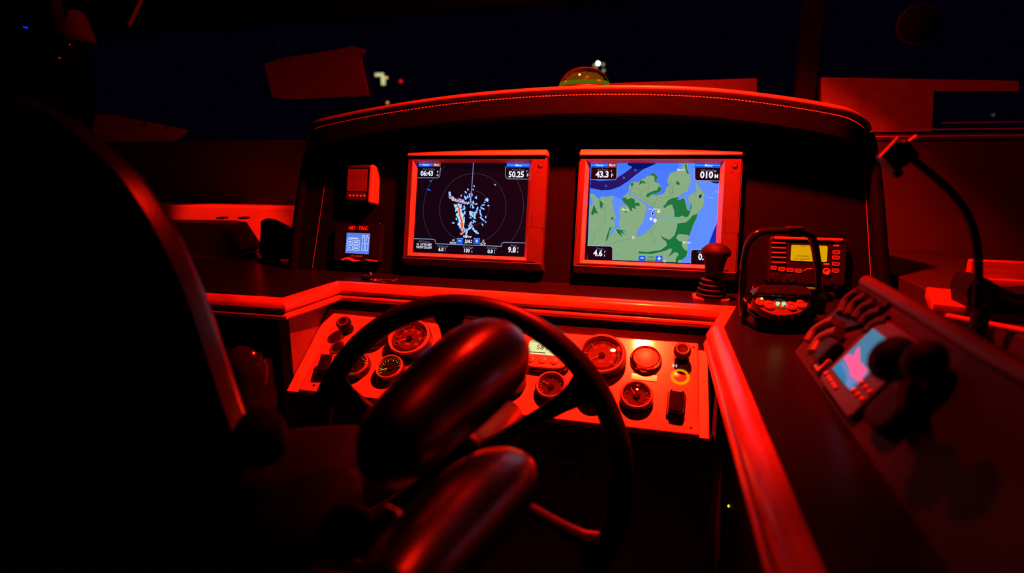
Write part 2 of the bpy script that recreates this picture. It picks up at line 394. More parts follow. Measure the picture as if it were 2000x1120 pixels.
# ------------------------------------------------------------------ gauge board
GF = frame(G0, V((1, 0, 0)), GU)                 # x right, y up the slope, z out of the board
gb = thing('instrument_board', 'sloped pale gauge board below the wooden edge, glowing red', 'board', GF)
MB().box((-.328, .116, -.010), (.884, .234, .020), .002).build('backing_board', board_paint, gb)
MB().box((-.318, .099, .0075), (.826, .206, .015), .0035, 3).build('plate', plate_mat, gb)
for x, y in ((-.70, .012), (.08, .010), (-.70, .19), (.085, .19), (-.30, .010), (-.668, .104)): MB().lathe([(.0028, .0150), (.0028, .0158), (.0012, .0162), (0, .0158)], (x, y, 0), 12).build('screw', black_plastic, gb)
GP = .0152
def placed(x, y, z=GP): return GF @ Matrix.Translation((x, y, z))
needle_m = mat('needle_white', (.8, .8, .78), .5)
lit_mark = glow('lit_marks', (235, 160, 40), .9); lit_green = glow('lit_marks_green', (120, 190, 40), .6)
def gauge(x, y, R, h, ang, label, n=9, big=False, lit=False, name='gauge'):
    t = thing(name, label, 'gauge', placed(x, y), group='gauges on the panel')
    MB().lathe([(R, 0), (R, h - .004), (R * .985, h - .0012), (R * .95, h), (R * .88, h - .001), (R * .84, h - .005), (R * .83, h - .012), (R * .83, .002)], seg=40, cap=False).build('bezel', mat('gauge_bezel', (.34, .33, .32), .25, vary=.05, coat=.4), t)
    MB().lathe([(R + .0016, 0), (R + .0016, h - .006), (R, h - .006)], seg=40, cap=False).build('housing', black_plastic, t)
    zf = h - .012
    MB().lathe([(0, zf), (R * .835, zf)], seg=40, cap=False).build('dial', dial_black, t)
    if big: MB().lathe([(0, zf + .0003), (R * .60, zf + .0003)], seg=40, cap=False).build('inner_dial', dial_grey, t)
    m = MB(); k = n * 2 - 1 if not big else 31
    a0, a1 = math.radians(215), math.radians(-35)
    for i in range(k):
        a = a0 + (a1 - a0) * i / (k - 1); r1 = R * .78; r0 = R * (.62 if i % (2 if not big else 5) == 0 else .70)
        d = V((math.cos(a), math.sin(a), 0)); s = V((-d.y, d.x, 0)) * R * (.022 if not big else .014)
        m.flat([d * r0 - s, d * r1 - s, d * r1 + s, d * r0 + s], zf + .0006)
    m.build('scale', lit_mark if lit else white_print, t, smooth=False)
    if big:
        for i, ch in enumerate(('0', '5', '10', '15', '20', '25', '30')):
            a = a0 + (a1 - a0) * i / 6; text('numeral', ch, (math.cos(a) * R * .50, math.sin(a) * R * .50), R * .17, white_print, t, .01, z=zf + .0008)
        text('scale_name', 'RPM', (0, -R * .32), R * .14, white_print, t, z=zf + .0008)
    a = math.radians(ang); d = V((math.cos(a), math.sin(a), 0)); s = V((-d.y, d.x, 0))
    MB().prism([(d * R * .66 + s * R * .01)[:2], (d * R * .66 - s * R * .01)[:2], (-d * R * .15 - s * R * .04)[:2], (-d * R * .15 + s * R * .04)[:2]], zf + .0022, zf + .0034).build('needle', lit_mark if lit else needle_m, t, smooth=False)
    MB().cyl((0, 0, zf), R * (.14 if big else .2), .0045, 20, .001).build('hub', black_plastic, t)
    MB().lathe([(R * .85, h - .0058), (R * .85, h - .0048), (R * .5, h - .0032), (0, h - .0026), (0, h - .0042), (R * .5, h - .0047), (R * .85, h - .0058)], seg=32, cap=False).build('lens', lens_clear, t)
    return t
gauge(-.516, .143, .0475, .026, 205, 'large tachometer on the left, beside the upper wheel spoke', big=True, name='tachometer')
gauge(-.094, .141, .0475, .026, 212, 'large tachometer on the right, partly behind the wheel rim', big=True, name='tachometer')
gauge(-.618, .065, .0300, .020, 128, 'small gauge with lit marks, nearest the left rim of the wheel', lit=True)
gauge(-.537, .066, .0300, .020, 200, 'small gauge with lit marks, second from the left under the tachometer', lit=True)
gauge(-.270, .065, .0300, .020, 100, 'small gauge peeking out right of the dark armrest pad')
gauge(-.186, .061, .0300, .020, 150, 'small gauge above the right wheel spoke under the lit readout')
gauge(-.102, .057, .0300, .020, 20, 'small gauge half hidden by the right wheel rim')
gauge(-.020, .058, .0300, .020, 128, 'small gauge right of the wheel, next to the black rocker switch')

# round alarm, round push button, caps, rings, rockers, name plate, temperature readout
t = thing('alarm_dial', 'black round alarm dial behind the left wheel rim', 'dial', placed(-.608, .146), group='gauges on the panel')
MB().lathe([(.034, 0), (.034, .010), (.031, .014), (.027, .012), (.026, .009), (0, .009)], seg=40).build('housing', black_gloss, t)
MB().prism(rrect(.016, .010, .003, cx=.002, cy=.006), .009, .0105).build('window', mat('dial_window', (.5, .3, .3), .4), t)
for i, wd in enumerate((.018, .022, .014)): MB().box((0, -.006 - i * .004, .0095), (wd, .0018, .0008)).build('print_line', white_print, t)
for sx in (-.014, .016): MB().ball((sx, 0, .0095), .0016, 8, 6).build('stud', white_print, t)
t = thing('round_button', 'round pale push button with a bright rim under the lamp glare', 'button', placed(-.007, .147), group='round controls on the panel')
MB().lathe([(.0315, 0), (.0315, .006), (.028, .010), (.0275, .015), (.0262, .0165), (.0245, .0155), (.024, .013)], seg=40, cap=False).build('rim', chrome, t)
MB().lathe([(.0245, .0125), (.015, .0135), (0, .0138)], seg=32, cap=False).build('face', mat('button_face', (.26, .23, .21), .3, vary=.5, scale=90), t)
t = thing('name_plate', 'small blank metal strip between the round button and the small gauge', 'plate', placed(-.008, .107))
MB().box((0, 0, .0006), (.050, .014, .0012), .0004).build('strip', mat('strip_metal', (.5, .48, .46), .2, metal=.6), t)
def knob(x, y, label):
    t = thing('push_knob', label, 'knob', placed(x, y), group='round controls on the panel')
    MB().lathe([(.015, 0), (.015, .003), (.008, .004), (.008, .016)], seg=28, cap=False).build('stem', black_plastic, t)
    MB().lathe([(.008, .015), (.0145, .017), (.0165, .021), (.0165, .030), (.015, .0335), (.011, .0345), (.0085, .033), (0, .0325)], seg=32, cap=False).build('cap', black_rubber, t)
    MB().lathe([(.0105, .0346), (.0125, .0349), (.0125, .0343)], seg=28, cap=False).build('ring', mat('knob_ring', (.2, .18, .18), .4), t)
knob(-.683, .163, 'black push knob at the upper left corner of the gauge board')
knob(.062, .160, 'black push knob at the upper right corner of the gauge board')
text('on_mark', 'IN', (.049, .141), .010, glow('mark_light', (255, 210, 190), .8), gb, .02, z=.0156)
def ring_sw(x, y, label, lit):
    t = thing('ring_switch', label, 'switch', placed(x, y), group='round controls on the panel')
    MB().lathe([(.0125, 0), (.0125, .0015), (.0165, .0022), (.0178, .0012), (.0178, 0)], seg=36, cap=False).build('ring', glow('ring_light', (255, 150, 0), .9) if lit else steel, t)
    MB().lathe([(.0124, 0), (.0124, .0014), (.004, .0020), (0, .0018)], seg=32, cap=False).build('cover', plate_mat if lit else black_plastic, t)
ring_sw(.060, .116, 'ring switch with a glowing amber ring at the right of the board', True)
ring_sw(-.688, .113, 'ring switch with a dark middle behind the left wheel rim', False)
def rocker(x, y, rot, label):
    t = thing('rocker_switch', label, 'switch', placed(x, y) @ Matrix.Rotation(rot, 4, 'Z'), group='rocker switches on the board')
    MB().box((0, 0, .004), (.034, .052, .008), .003).build('frame', black_plastic, t)
    MB().box((0, 0, .014), (.028, .046, .022), .006, 3, M=Matrix.Rotation(.16, 3, 'X')).build('rocker', black_gloss, t)
    MB().box((0, .016, .0285), (.016, .0025, .0012), .0005, M=Matrix.Rotation(.16, 3, 'X')).build('mark', white_print, t)
rocker(.053, .051, -.06, 'black rocker switch at the lower right corner of the board')
rocker(-.687, .059, .06, 'black rocker switch at the lower left corner of the board')
t = thing('temperature_display', 'pale green lit temperature readout showing 58 F with three buttons', 'display', placed(-.212, .135))
MB().prism(spline([(-.046, -.030), (0, -.036), (.046, -.030), (.050, 0), (.046, .032), (0, .036), (-.046, .032), (-.050, 0)], 4, True), 0, .016, .004).build('housing', mat('readout_case', (.33, .32, .31), .3), t)
MB().prism(spline([(-.049, -.033), (0, -.041), (.049, -.033), (.053, 0), (.049, .034), (0, .038), (-.049, .034), (-.053, 0)], 4, True), 0, .009, .001).build('base', black_plastic, t)
scr = MB().prism(rrect(.070, .034, .006, cx=0, cy=.012), .0155, .0166).build('screen', glow('green_lcd', (226, 236, 160), 1.0), t)
text('digits', '58 F', (-.004, .012), .016, mat('lcd_ink', (.003, .006, .002), .6, spec=.1), scr, .008, z=.0169)
MB().box((-.014, -.001, .0168), (.034, .002, .0004)).build('bar', mat('lcd_ink', (.003, .006, .002), .6, spec=.1), scr)
MB().prism(rrect(.066, .0035, .0015, cx=0, cy=.0265), .0166, .0169).build('edge_glow', glow('green_edge', (60, 235, 110), .9), scr)
for i, x in enumerate((-.024, 0, .024)): MB().lathe([(.0085, .0155), (.0082, .018), (.006, .0192), (0, .0194)], (x, -.018, 0), 20, cap=False).build('button', grey_lit, t)

# ------------------------------------------------------------------ dash pod
TILT = math.atan(math.tan(PITCH) / math.cos(YAW))
PU = V((0, math.sin(TILT), math.cos(TILT))); PN = V((0, -math.cos(TILT), math.sin(TILT)))
SC = atd(1280, 415, 1.284)                        # centre of the right screen
PF = frame(SC - PN * .030, V((1, 0, 0)), PU)      # face of the dash
pod = thing('dash_pod', 'black padded dash pod with an arched brow that holds the two displays', 'dash', PF)
BASE = -.183
arc = [(-.912, .196), (-.885, .214), (-.84, .226), (-.70, .250), (-.52, .272), (-.35, .284), (-.19, .288), (-.03, .284), (.12, .272), (.26, .250), (.36, .228), (.405, .212), (.43, .196)]
arc = spline(arc, 4)
outl = [(-.955, BASE), *arc, (.482, BASE)]
MB().prism(outl, -.02, 0).build('face_panel', pod_vinyl, pod, smooth=False)
# roof and sides of the pod going back to the windscreen
def back(p, d=.36): return V((p[0], p[1], -.02)), V((p[0] * .985, p[1] - .06, -d))
m = MB(); A = [m.bm.verts.new(back(p)[0]) for p in outl]; B = [m.bm.verts.new(back(p)[1]) for p in outl]
for i in range(len(outl) - 1): m.face([A[i], A[i + 1], B[i + 1], B[i]])
m.build('pod_shell', black_vinyl, pod)
# brow: a padded lip hanging forward over the face
def brow_sect(i):
    x, y = arc[i]; k = i / (len(arc) - 1); f = min(1, 6 * k, 6 * (1 - k)) ** .6
    ov = .012 + .066 * f; hh = .018 + .030 * f
    pr = [(-.015, .004), (ov * .5, .012), (ov - .008, .0125), (ov, .008), (ov + .003, .001), (ov + .001, -.006), (ov - .006, -hh), (ov - .010, -hh - .002), (-.002, -hh + .004), (-.015, -hh + .004)]
    return [V((x, y + b - .022, a)) for a, b in pr]
MB().sweep(arc, brow_sect).build('brow', brow_vinyl, pod, ang=55)
def lit_edge_pt(i):
    x, y = arc[i]; k = i / (len(arc) - 1); f = min(1, 6 * k, 6 * (1 - k)) ** .6
    return V((x, y - .0155, .012 + .066 * f - .004))
MB().tube([lit_edge_pt(i) for i in range(1, len(arc) - 1)], .0068, 10, upv=V((0, 0, 1))).build('welt', mat('welt_vinyl', (.16, .145, .145), .38), pod)  # added paler tube, puts the brow's lit top edge into colour
st = MB()
def brow_front(k):
    i = min(int(k * (len(arc) - 1)), len(arc) - 2); u = k * (len(arc) - 1) - i
    p = V((*arc[i], 0)) * (1 - u) + V((*arc[i + 1], 0)) * u; f = min(1, 6 * k, 6 * (1 - k)) ** .6
    return V((p.x, p.y - .031, .012 + .066 * f + .0005))
for i in range(220):
    a = brow_front(.05 + .9 * i / 220); b = brow_front(.05 + .9 * (i + .6) / 220)
    st.box((a + b) / 2, ((b - a).length, .0016, .0016), M=Matrix.Rotation(math.atan2(b.y - a.y, b.x - a.x), 3, 'Z'))
s = st.build('stitching', mat('thread', (.45, .40, .40), .7), pod, smooth=False); s['kind'] = 'stuff'
for side, pts in (('l', [(-.912, .180, .004), (-.928, .10, .006), (-.943, -.02, .004), (-.953, -.175, .002)]), ('r', [(.43, .180, .004), (.446, .10, .006), (.462, -.02, .006), (.480, -.175, .004)])):
    MB().tube(spline(pts, 5), .014, 12, upv=V((1, 0, 0))).build('side_roll', brow_vinyl, pod)
for pts in ([(638, 335), (610, 524)], [(1688, 330), (1701, 545)]):
    P = [loc(PF, *p, .0006) for p in pts]; MB().tube(P, .0009, 6).build('seam', mat('seam', (.2, .18, .18), .5), pod)

# ------------------------------------------------------------------ the two multifunction displays
E_WHITE = glow('scr_white', (235, 240, 255), 1.0); E_GREYT = glow('scr_grey_text', (105, 110, 150), 1.0); E_BLACK = glow('scr_black', (14, 4, 16), 1.0)
E_BTN = glow('scr_button_blue', (20, 90, 235), 1.0); E_BTN2 = glow('scr_button_light', (90, 150, 255), 1.0); E_MARK = glow('scr_mark_red', (150, 50, 60), 1.0)
E_LINE = glow('scr_line', (150, 170, 205), 1.0); E_RING = glow('scr_ring', (62, 56, 82), 1.0)
def patch(name, pts, z, m, parent):
    """flat shape on a screen"""
    b = bmesh.new(); es = []; vs = [b.verts.new((p[0], p[1], z)) for p in pts]
    for i in range(len(vs)):
        es.append(b.edges.new((vs[i], vs[(i + 1) % len(vs)])))
    bmesh.ops.triangle_fill(b, edges=es, use_beauty=True)
    for f in b.faces:
        if f.normal.z < 0: f.normal_flip()
    mb = MB(); mb.bm.free(); mb.bm = b
    return mb.build(name, m, parent, smooth=False, recalc=False)
def stroke(mb, pts, wd, z):
    for a, b in zip(pts, pts[1:]):
        a, b = V((a[0], a[1], 0)), V((b[0], b[1], 0)); d = (b - a)
        if d.length < 1e-6: continue
        d.normalize(); s = V((-d.y, d.x, 0)) * wd / 2; e = d * wd * .3
        mb.flat([a - s - e, b - s + e, b + s + e, a + s - e], z)
    return mb
DW, DH = .366, .294
def display(name, label, cx):
    F = PF @ Matrix.Translation((cx, 0, 0))
    t = thing(name, label, 'display', F, group='large dash displays')
    # tray-like bezel with a stepped opening: screen .292 x .228 shifted to the left
    SX, SY = -.011, 0.0; sw, sh = .292, .229
    def ringbox(b, x0, x1, y0, y1, X0, X1, Y0, Y1, z0, z1, nm, m, bev=.002, zi=None):
        mb = MB()
        ob = [(X0, Y0), (X1, Y0), (X1, Y1), (X0, Y1)]; ib = [(x0, y0), (x1, y0), (x1, y1), (x0, y1)]
        zi = z1 if zi is None else zi
        vo0 = [mb.bm.verts.new((*p, z0)) for p in ob]; vo1 = [mb.bm.verts.new((*p, z1)) for p in ob]
        vi1 = [mb.bm.verts.new((*p, zi)) for p in ib]; vi0 = [mb.bm.verts.new((*p, z0)) for p in ib]
        for i in range(4):
            j = (i + 1) % 4
            mb.face([vo0[i], vo0[j], vo1[j], vo1[i]]); mb.face([vo1[i], vo1[j], vi1[j], vi1[i]]); mb.face([vi1[i], vi1[j], vi0[j], vi0[i]]); mb.face([vi0[i], vi0[j], vo0[j], vo0[i]])
        bmesh.ops.bevel(mb.bm, geom=[e for e in mb.bm.edges if all(v in vo1 for v in e.verts) or (e.verts[0] in vo0 + vo1 and e.verts[1] in vo0 + vo1)], offset=bev, segments=2, affect='EDGES')
        return mb.build(nm, m, t)
    L, R_, T_, B_ = -DW / 2, DW / 2, DH / 2, -DH / 2
    # main frame between the caps
    ringbox(0, SX - sw / 2 - .009, SX + sw / 2 + .009, SY - sh / 2 - .008, SY + sh / 2 + .006, L + .002, R_ - .002, B_ + .016, T_ - .018, 0, .030, 'bezel', grey_bezel, .003)
    # sloped inner lip down to the glass
    lip = MB()
    o_ = [(SX - sw / 2 - .009, SY - sh / 2 - .008), (SX + sw / 2 + .009, SY - sh / 2 - .008), (SX + sw / 2 + .009, SY + sh / 2 + .006), (SX - sw / 2 - .009, SY + sh / 2 + .006)]
    i_ = [(SX - sw / 2, SY - sh / 2), (SX + sw / 2, SY - sh / 2), (SX + sw / 2, SY + sh / 2), (SX - sw / 2, SY + sh / 2)]
    vo = [lip.bm.verts.new((*p, .030)) for p in o_]; vi = [lip.bm.verts.new((*p, .0185)) for p in i_]
    for i in range(4): lip.face([vo[i], vo[(i + 1) % 4], vi[(i + 1) % 4], vi[i]])
    lip.build('inner_lip', grey_lit, t, smooth=False)
    MB().box((0, 0, .004), (DW - .008, DH - .01, .008), .002).build('back_plate', black_plastic, t)
    # top and bottom caps, rounded
    capm = MB(); cps = [(T_ - .0175, 0), (T_ - .0175, .0335), (T_ - .0160, .0355), (T_ - .0135, .0355), (T_ - .0035, .0285), (T_ - .0008, .0245), (T_, .0190), (T_, 0)]
    def csec(i):
        x = (-DW / 2, -DW / 2 + .005, DW / 2 - .005, DW / 2)[i]; q_ = .72 if i in (0, 3) else 1.0
        return [V((x, T_ - .0175 + (y_ - T_ + .0175) * (q_ if z_ > 0 else 1), z_ * q_)) for y_, z_ in cps]
    capm.sweep(range(4), csec).build('top_cap', grey_lit, t)
    cpb = [(B_ + .0185, 0), (B_ + .0185, .0335), (B_ + .0172, .0352), (B_ + .0150, .0350), (B_ + .0045, .0270), (B_ + .0012, .0220), (B_, .0160), (B_, 0)]
    def bsec(i):
        x = (-DW / 2, -DW / 2 + .005, DW / 2 - .005, DW / 2)[i]; q_ = .72 if i in (0, 3) else 1.0
        return [V((x, B_ + .0185 + (y_ - B_ - .0185) * (q_ if z_ > 0 else 1), z_ * q_)) for y_, z_ in cpb]
    MB().sweep(range(4), bsec).build('bottom_cap', grey_bezel, t)
    for nm, y in (('top_groove', T_ - .0192), ('bottom_groove', B_ + .0205)):
        MB().box((-.004, y, .0305), (DW - .030, .0036, .002), .0006).build(nm, black_plastic, t)
    MB().lathe([(.0052, .029), (.0052, .0305), (.0042, .0310), (.003, .0316), (0, .0317)], (R_ - .018, T_ - .041, 0), 20, cap=False).build('power_button', grey_bezel, t)
    MB().lathe([(.0062, .0300), (.0062, .0306), (.0052, .0306)], (R_ - .018, T_ - .041, 0), 20, cap=False).build('button_well', black_plastic, t)
    MB().lathe([(.0012, .030), (.0012, .0305), (0, .0305)], (R_ - .024, T_ - .055, 0), 8).build('sensor', black_plastic, t)
    cdm = MB().box((R_ - .017, -.025, .0299), (.029, .034, .0008), .0002).build('card_door', grey_bezel, t)
    stroke(MB(), [(R_ - .032, -.008), (R_ - .032, -.042)], .0006, .0304).build('door_seam', black_plastic, t, smooth=False)
    scr = MB().box((SX, SY, .0165), (sw + .004, sh + .004, .003)).build('screen', E_BLACK, t, smooth=False)
    return t, scr, F
ZS = .0183
TL, scrL, FL = display('radar_display', 'left dash display showing a black radar picture', -.4385)
TR, scrR, FR = display('chart_display', 'right dash display showing a green and blue chart', 0.0)

def P(F, x, y): return loc(F, x, y, ZS)[:2]
def pm(F, x): return .00118                          # metres per photo pixel on the displays
def label(F, scr, body, x, y, hpx, m=E_WHITE, bold=.012, z=3, nm='label', sx=.88):
    c = P(F, x, y); return text(nm, body, c, hpx * .00118 / .70, m, scr, bold, z=ZS + z * .00012, sx=sx)
def shape(F, scr, pts, m, z, nm): return patch(nm, [P(F, x, y) for x, y in pts], ZS + z * .00012, m, scr)
def outline(F, scr, pts, m, wd, z, nm='frame_line'): return stroke(MB(), [P(F, x, y) for x, y in pts], wd, ZS + z * .00012).build(nm, m, scr, smooth=False)

# --- radar picture
F, S = FL, scrL
z3 = lambda q: (860 + q[0] / 8.617, 340 + q[1] / 8.617)
cen = (922.5, 407)
cx, cy = P(F, *cen)
for rpx in (36.5, 73, 110):
    m = MB(); r = rpx * .00119; pts = []
    for i in range(121):
        a = 2 * PI * i / 120; x, y = cx + r * math.cos(a), cy + r * math.sin(a)
        if -.152 < x < .130 and -.092 < y < .110: pts.append((x, y))
        else:
            stroke(m, pts, .0009, ZS + .0001); pts = []
    stroke(m, pts, .0009, ZS + .0001)
    m.build('range_ring', E_RING, S, smooth=False)
outline(F, S, [(925, 318), (919, 406)], glow('scr_heading', (130, 145, 195), 1.0), .0017, 8, 'heading_line')
E_B = glow('echo_blue', (20, 95, 225), 1.0); E_C = glow('echo_cyan', (180, 232, 242), 1.0); E_O = glow('echo_orange', (255, 90, 30), 1.0)
def echo(paths):
    layers = [MB(), MB(), MB()]
    rnd = random.Random(3)
    def blob(mb, x, y, r, z):
        n = 7; c = P(F, *z3((x, y))); a0 = rnd.random() * 6
        mb.flat([(c[0] + math.cos(a0 + 2 * PI * k / n) * r * rnd.uniform(.6, 1.25) * .000138, c[1] + math.sin(a0 + 2 * PI * k / n) * r * rnd.uniform(.6, 1.25) * .000138) for k in range(n)], z)
    zz = [0]
    for pts, wd, core in paths:
        for (a, b) in zip(pts, pts[1:]):
            L = math.hypot(b[0] - a[0], b[1] - a[1]); n = max(2, int(L / 9))
            for i in range(n):
                u = (i + .5) / n; x = a[0] + (b[0] - a[0]) * u; y = a[1] + (b[1] - a[1]) * u
                zz[0] += 1e-7
                for _ in range(2):
                    jx, jy = rnd.gauss(0, wd * .34), rnd.gauss(0, wd * .25); w_ = max(10, wd * rnd.uniform(.34, .62))
                    blob(layers[0], x + jx, y + jy, w_ + 6, ZS + .00022 + zz[0]); blob(layers[1], x + jx, y + jy, w_ * .92, ZS + .00040 + zz[0])
                if core: blob(layers[2], x + rnd.gauss(0, 3), y + rnd.gauss(0, 3), core * rnd.uniform(.9, 1.5), ZS + .00062 + zz[0])
    for mb, m, nm in zip(layers, (E_B, E_C, E_O), ('echo_edge', 'echo_body', 'echo_core')):
        mb.build(nm, m, S, smooth=False, recalc=False)['kind'] = 'stuff'
echo([([(150, 310), (170, 360)], 22, 0), ([(165, 360), (160, 400), (210, 410)], 38, 12), ([(220, 430), (330, 465), (450, 495)], 28, 8), ([(310, 420), (400, 455)], 18, 7),
      ([(240, 522), (290, 528)], 18, 0), ([(290, 530), (325, 600), (325, 690)], 60, 15), ([(325, 690), (360, 780), (368, 900)], 58, 18), ([(368, 900), (360, 960)], 30, 8),
      ([(400, 970), (340, 1015)], 30, 13), ([(390, 930), (460, 945)], 24, 9), ([(445, 950), (430, 1070)], 20, 0), ([(465, 935), (530, 880)], 24, 0), ([(535, 860), (535, 895)], 22, 10),
      ([(475, 890), (525, 810)], 14, 0), ([(540, 910), (600, 985), (640, 1000)], 24, 0), ([(510, 625), (508, 700)], 22, 0), ([(575, 640), (580, 750)], 20, 0), ([(495, 735), (530, 740)], 16, 7),
      ([(530, 640), (550, 720)], 20, 0), ([(550, 780), (590, 815)], 14, 0), ([(350, 520), (352, 535)], 26, 0), ([(405, 545), (412, 590), (370, 605)], 16, 0), ([(412, 630), (412, 670)], 12, 0),
      ([(400, 730), (390, 850)], 14, 0), ([(270, 740), (275, 770)], 12, 0), ([(265, 620), (300, 590)], 18, 0), ([(280, 680), (310, 700)], 20, 0), ([(380, 660), (385, 710)], 12, 0),
      ([(415, 380), (430, 430)], 20, 0), ([(465, 370), (450, 410)], 22, 0), ([(490, 340), (500, 400)], 14, 0), ([(535, 330), (532, 365)], 22, 10), ([(510, 420), (515, 470)], 12, 0),
      ([(550, 460), (560, 500)], 10, 0), ([(470, 480), (490, 495)], 20, 0), ([(520, 510), (540, 525)], 20, 0), ([(555, 545), (545, 580)], 18, 0), ([(590, 510), (620, 500)], 14, 0),
      ([(605, 380), (605, 420)], 16, 0), ([(420, 295), (440, 325)], 8, 0), ([(465, 255), (467, 268)], 8, 0), ([(551, 256), (553, 270)], 8, 0), ([(345, 355), (358, 375)], 7, 0), ([(560, 195), (576, 215)], 6, 0),
      ([(755, 435), (810, 440)], 18, 0), ([(790, 410), (792, 470)], 12, 0), ([(800, 533), (820, 535)], 9, 0), ([(700, 530), (740, 518)], 8, 0), ([(685, 560), (700, 580), (740, 590)], 14, 0),
      ([(625, 560), (620, 610)], 14, 0), ([(605, 620), (610, 660)], 12, 0), ([(670, 600), (672, 660), (690, 710)], 11, 0), ([(670, 730), (740, 790)], 8, 0), ([(760, 715), (770, 735)], 12, 0),
      ([(700, 840), (715, 870)], 9, 0), ([(760, 805), (768, 818)], 7, 0), ([(205, 826), (235, 826)], 8, 0), ([(920, 180), (924, 184)], 5, 0), ([(745, 475), (750, 478)], 5, 0), ([(550, 820), (553, 826)], 6, 0)])
z6 = lambda x, y: (780 + x / 4.306, 280 + y / 4.306)
shape(F, S, [z6(250, 318), z6(278, 308), z6(266, 328)], E_B, 2, 'echo_mark'); shape(F, S, [z6(225, 380), z6(262, 388), z6(266, 402), z6(240, 395)], E_B, 2, 'echo_mark')
def button(F, S, x0, y0, x1, y1, m=E_BTN, sub=True, skew=0):
    sk = skew
    shape(F, S, [(x0, y0), (x1, y0 + sk), (x1 - .4, y1 + sk), (x0 - .4, y1)], m, 5, 'button_field')
    if sub: shape(F, S, [(x0, (y0 + y1) / 2 - 1), (x1, (y0 + y1) / 2 - 1 + sk), (x1, (y0 + y1) / 2 + 1 + sk), (x0, (y0 + y1) / 2 + 1)], E_BTN2, 6, 'button_band')
button(F, S, 818, 318, 845, 326); label(F, S, 'Home', 832, 322.4, 4.5, z=7); button(F, S, 845.5, 318, 861, 326, E_MARK, False); label(F, S, 'Mark', 853, 322.4, 4.5, z=7)
button(F, S, 990, 318, 1036, 327, skew=.3); label(F, S, 'Menu', 1013, 323.4, 4.8, z=7)
label(F, S, 'Time Of Day', 838, 331, 4.2, E_GREYT, .0, 7); label(F, S, '06:43', 834, 339.5, 10.5, bold=.03, z=7); label(F, S, 'P', 855, 336.5, 4.5, z=7); label(F, S, 'm', 855, 342.5, 4.5, z=7)
outline(F, S, [(816, 347.5), (855, 348), (859, 345), (860.5, 328)], E_LINE, .0011, 7)
label(F, S, 'Water Temp', 1012, 332, 4.2, E_GREYT, .0, 7); label(F, S, '50.25', 1008.5, 341.5, 12, bold=.03, z=7); label(F, S, '\u00b0', 1029, 337, 6, z=7); label(F, S, 'F', 1030.5, 343, 6.5, z=7)
outline(F, S, [(987.5, 327), (987, 344), (991, 349.5), (1034, 350.5)], E_LINE, .0011, 7)
# bottom strip
shape(F, S, [z6(125, 805), z6(295, 812), z6(310, 848), z6(858, 868), z6(880, 838), z6(1060, 842), z6(1056, 950), z6(112, 912)], E_BLACK, 6.3, 'data_strip')
outline(F, S, [z6(*p) for p in ((125, 803), (285, 808), (300, 815), (310, 846), (858, 868), (864, 842), (880, 834), (1062, 840))], E_LINE, .0013, 7)
label(F, S, 'GPS Position', 829, 472.5, 4, E_GREYT, 0, 8); label(F, S, "N  35\u00b005.089'", 829, 478.3, 5, z=8, bold=.015); label(F, S, "W076\u00b036.054'", 828.5, 483.8, 5, z=8, bold=.015)
label(F, S, 'Wind Speed', 864.5, 481.5, 4, E_GREYT, 0, 8); label(F, S, '6.0', 861.5, 487.8, 7.5, z=8, bold=.025); label(F, S, 'k\nt', 870, 487.8, 3.2, z=8)
label(F, S, 'Wind Angle', 914.5, 483.5, 4, E_GREYT, 0, 8); label(F, S, '130', 911.5, 490, 7.5, z=8, bold=.025); label(F, S, '\u00b0', 920, 487.5, 4.5, z=8); label(F, S, 's', 922, 491.5, 4.5, z=8)
label(F, S, 'Wind VMG', 961, 485.5, 4, E_GREYT, 0, 8); label(F, S, '0.0', 957.5, 492, 7.5, z=8, bold=.025); label(F, S, 'k\nt', 966, 492, 3.2, z=8)
label(F, S, 'Depth', 1003.5, 480.2, 4, E_GREYT, 0, 8); label(F, S, '9.8', 1000, 488.8, 11, z=8, bold=.03); label(F, S, 'f\nt', 1011.5, 489, 5, z=8)
for x in (892.5, 925.5):
    button(F, S, x, 465.5, x + 12, 477.3, sub=False, skew=.3); shape(F, S, [(x, 465.5), (x + 12, 465.8), (x + 12, 467.5), (x, 467.2)], E_BTN2, 6.5, 'button_band')
label(F, S, '\u2212', 898.5, 471.5, 8, z=8.5, bold=.04); label(F, S, '+', 931.5, 471.8, 8, z=8.5, bold=.04); label(F, S, '3/4', 913, 472.5, 7.5, z=8.5, bold=.03); label(F, S, 'N\nM', 921, 472.3, 3, z=8.5)
label(F, S, '1/4', 885.5, 469.7, 4, z=8.5); label(F, S, 'RINGS', 885, 475, 4, z=8.5, bold=.01); label(F, S, 'Harbor', 913, 462.6, 5, z=8.5, bold=.02); label(F, S, 'H-UP', 943.5, 477.2, 4.2, z=8.5)
outline(F, S, [(942, 474), (944, 468.5), (946.5, 473.5), (942, 474)], E_WHITE, .0008, 8, 'north_arrow')

# --- chart picture
F, S = FR, scrR
z7 = lambda p: (1100 + p[0] / 4, 280 + p[1] / 4)
Wt = glow('chart_water', (62, 122, 255), 1.0); Wl = glow('chart_water_light', (92, 142, 255), 1.0); Wn = glow('chart_navy', (2, 20, 105), 1.0); Wd = glow('chart_deep', (0, 42, 175), 1.0); Lg = glow('chart_land', (132, 172, 130), 1.0); Gm = glow('chart_marsh', (4, 118, 62), 1.0)
Gd = glow('chart_marsh_dot', (0, 84, 36), 1.0); Rd = glow('chart_road', (86, 132, 88), 1.0); Sh = glow('chart_shore', (150, 165, 70), 1.0); Wk = glow('chart_white', (232, 232, 240), 1.0)
def cs(pts, m, z, nm, sm=0):
    pts = [z7(p) for p in pts]
    if sm: pts = spline(pts, sm, True)
    return shape(F, S, pts, m, z, nm)
cs([(216, 151), (1248, 152), (1220, 944), (186, 905)], Wt, 1, 'water')
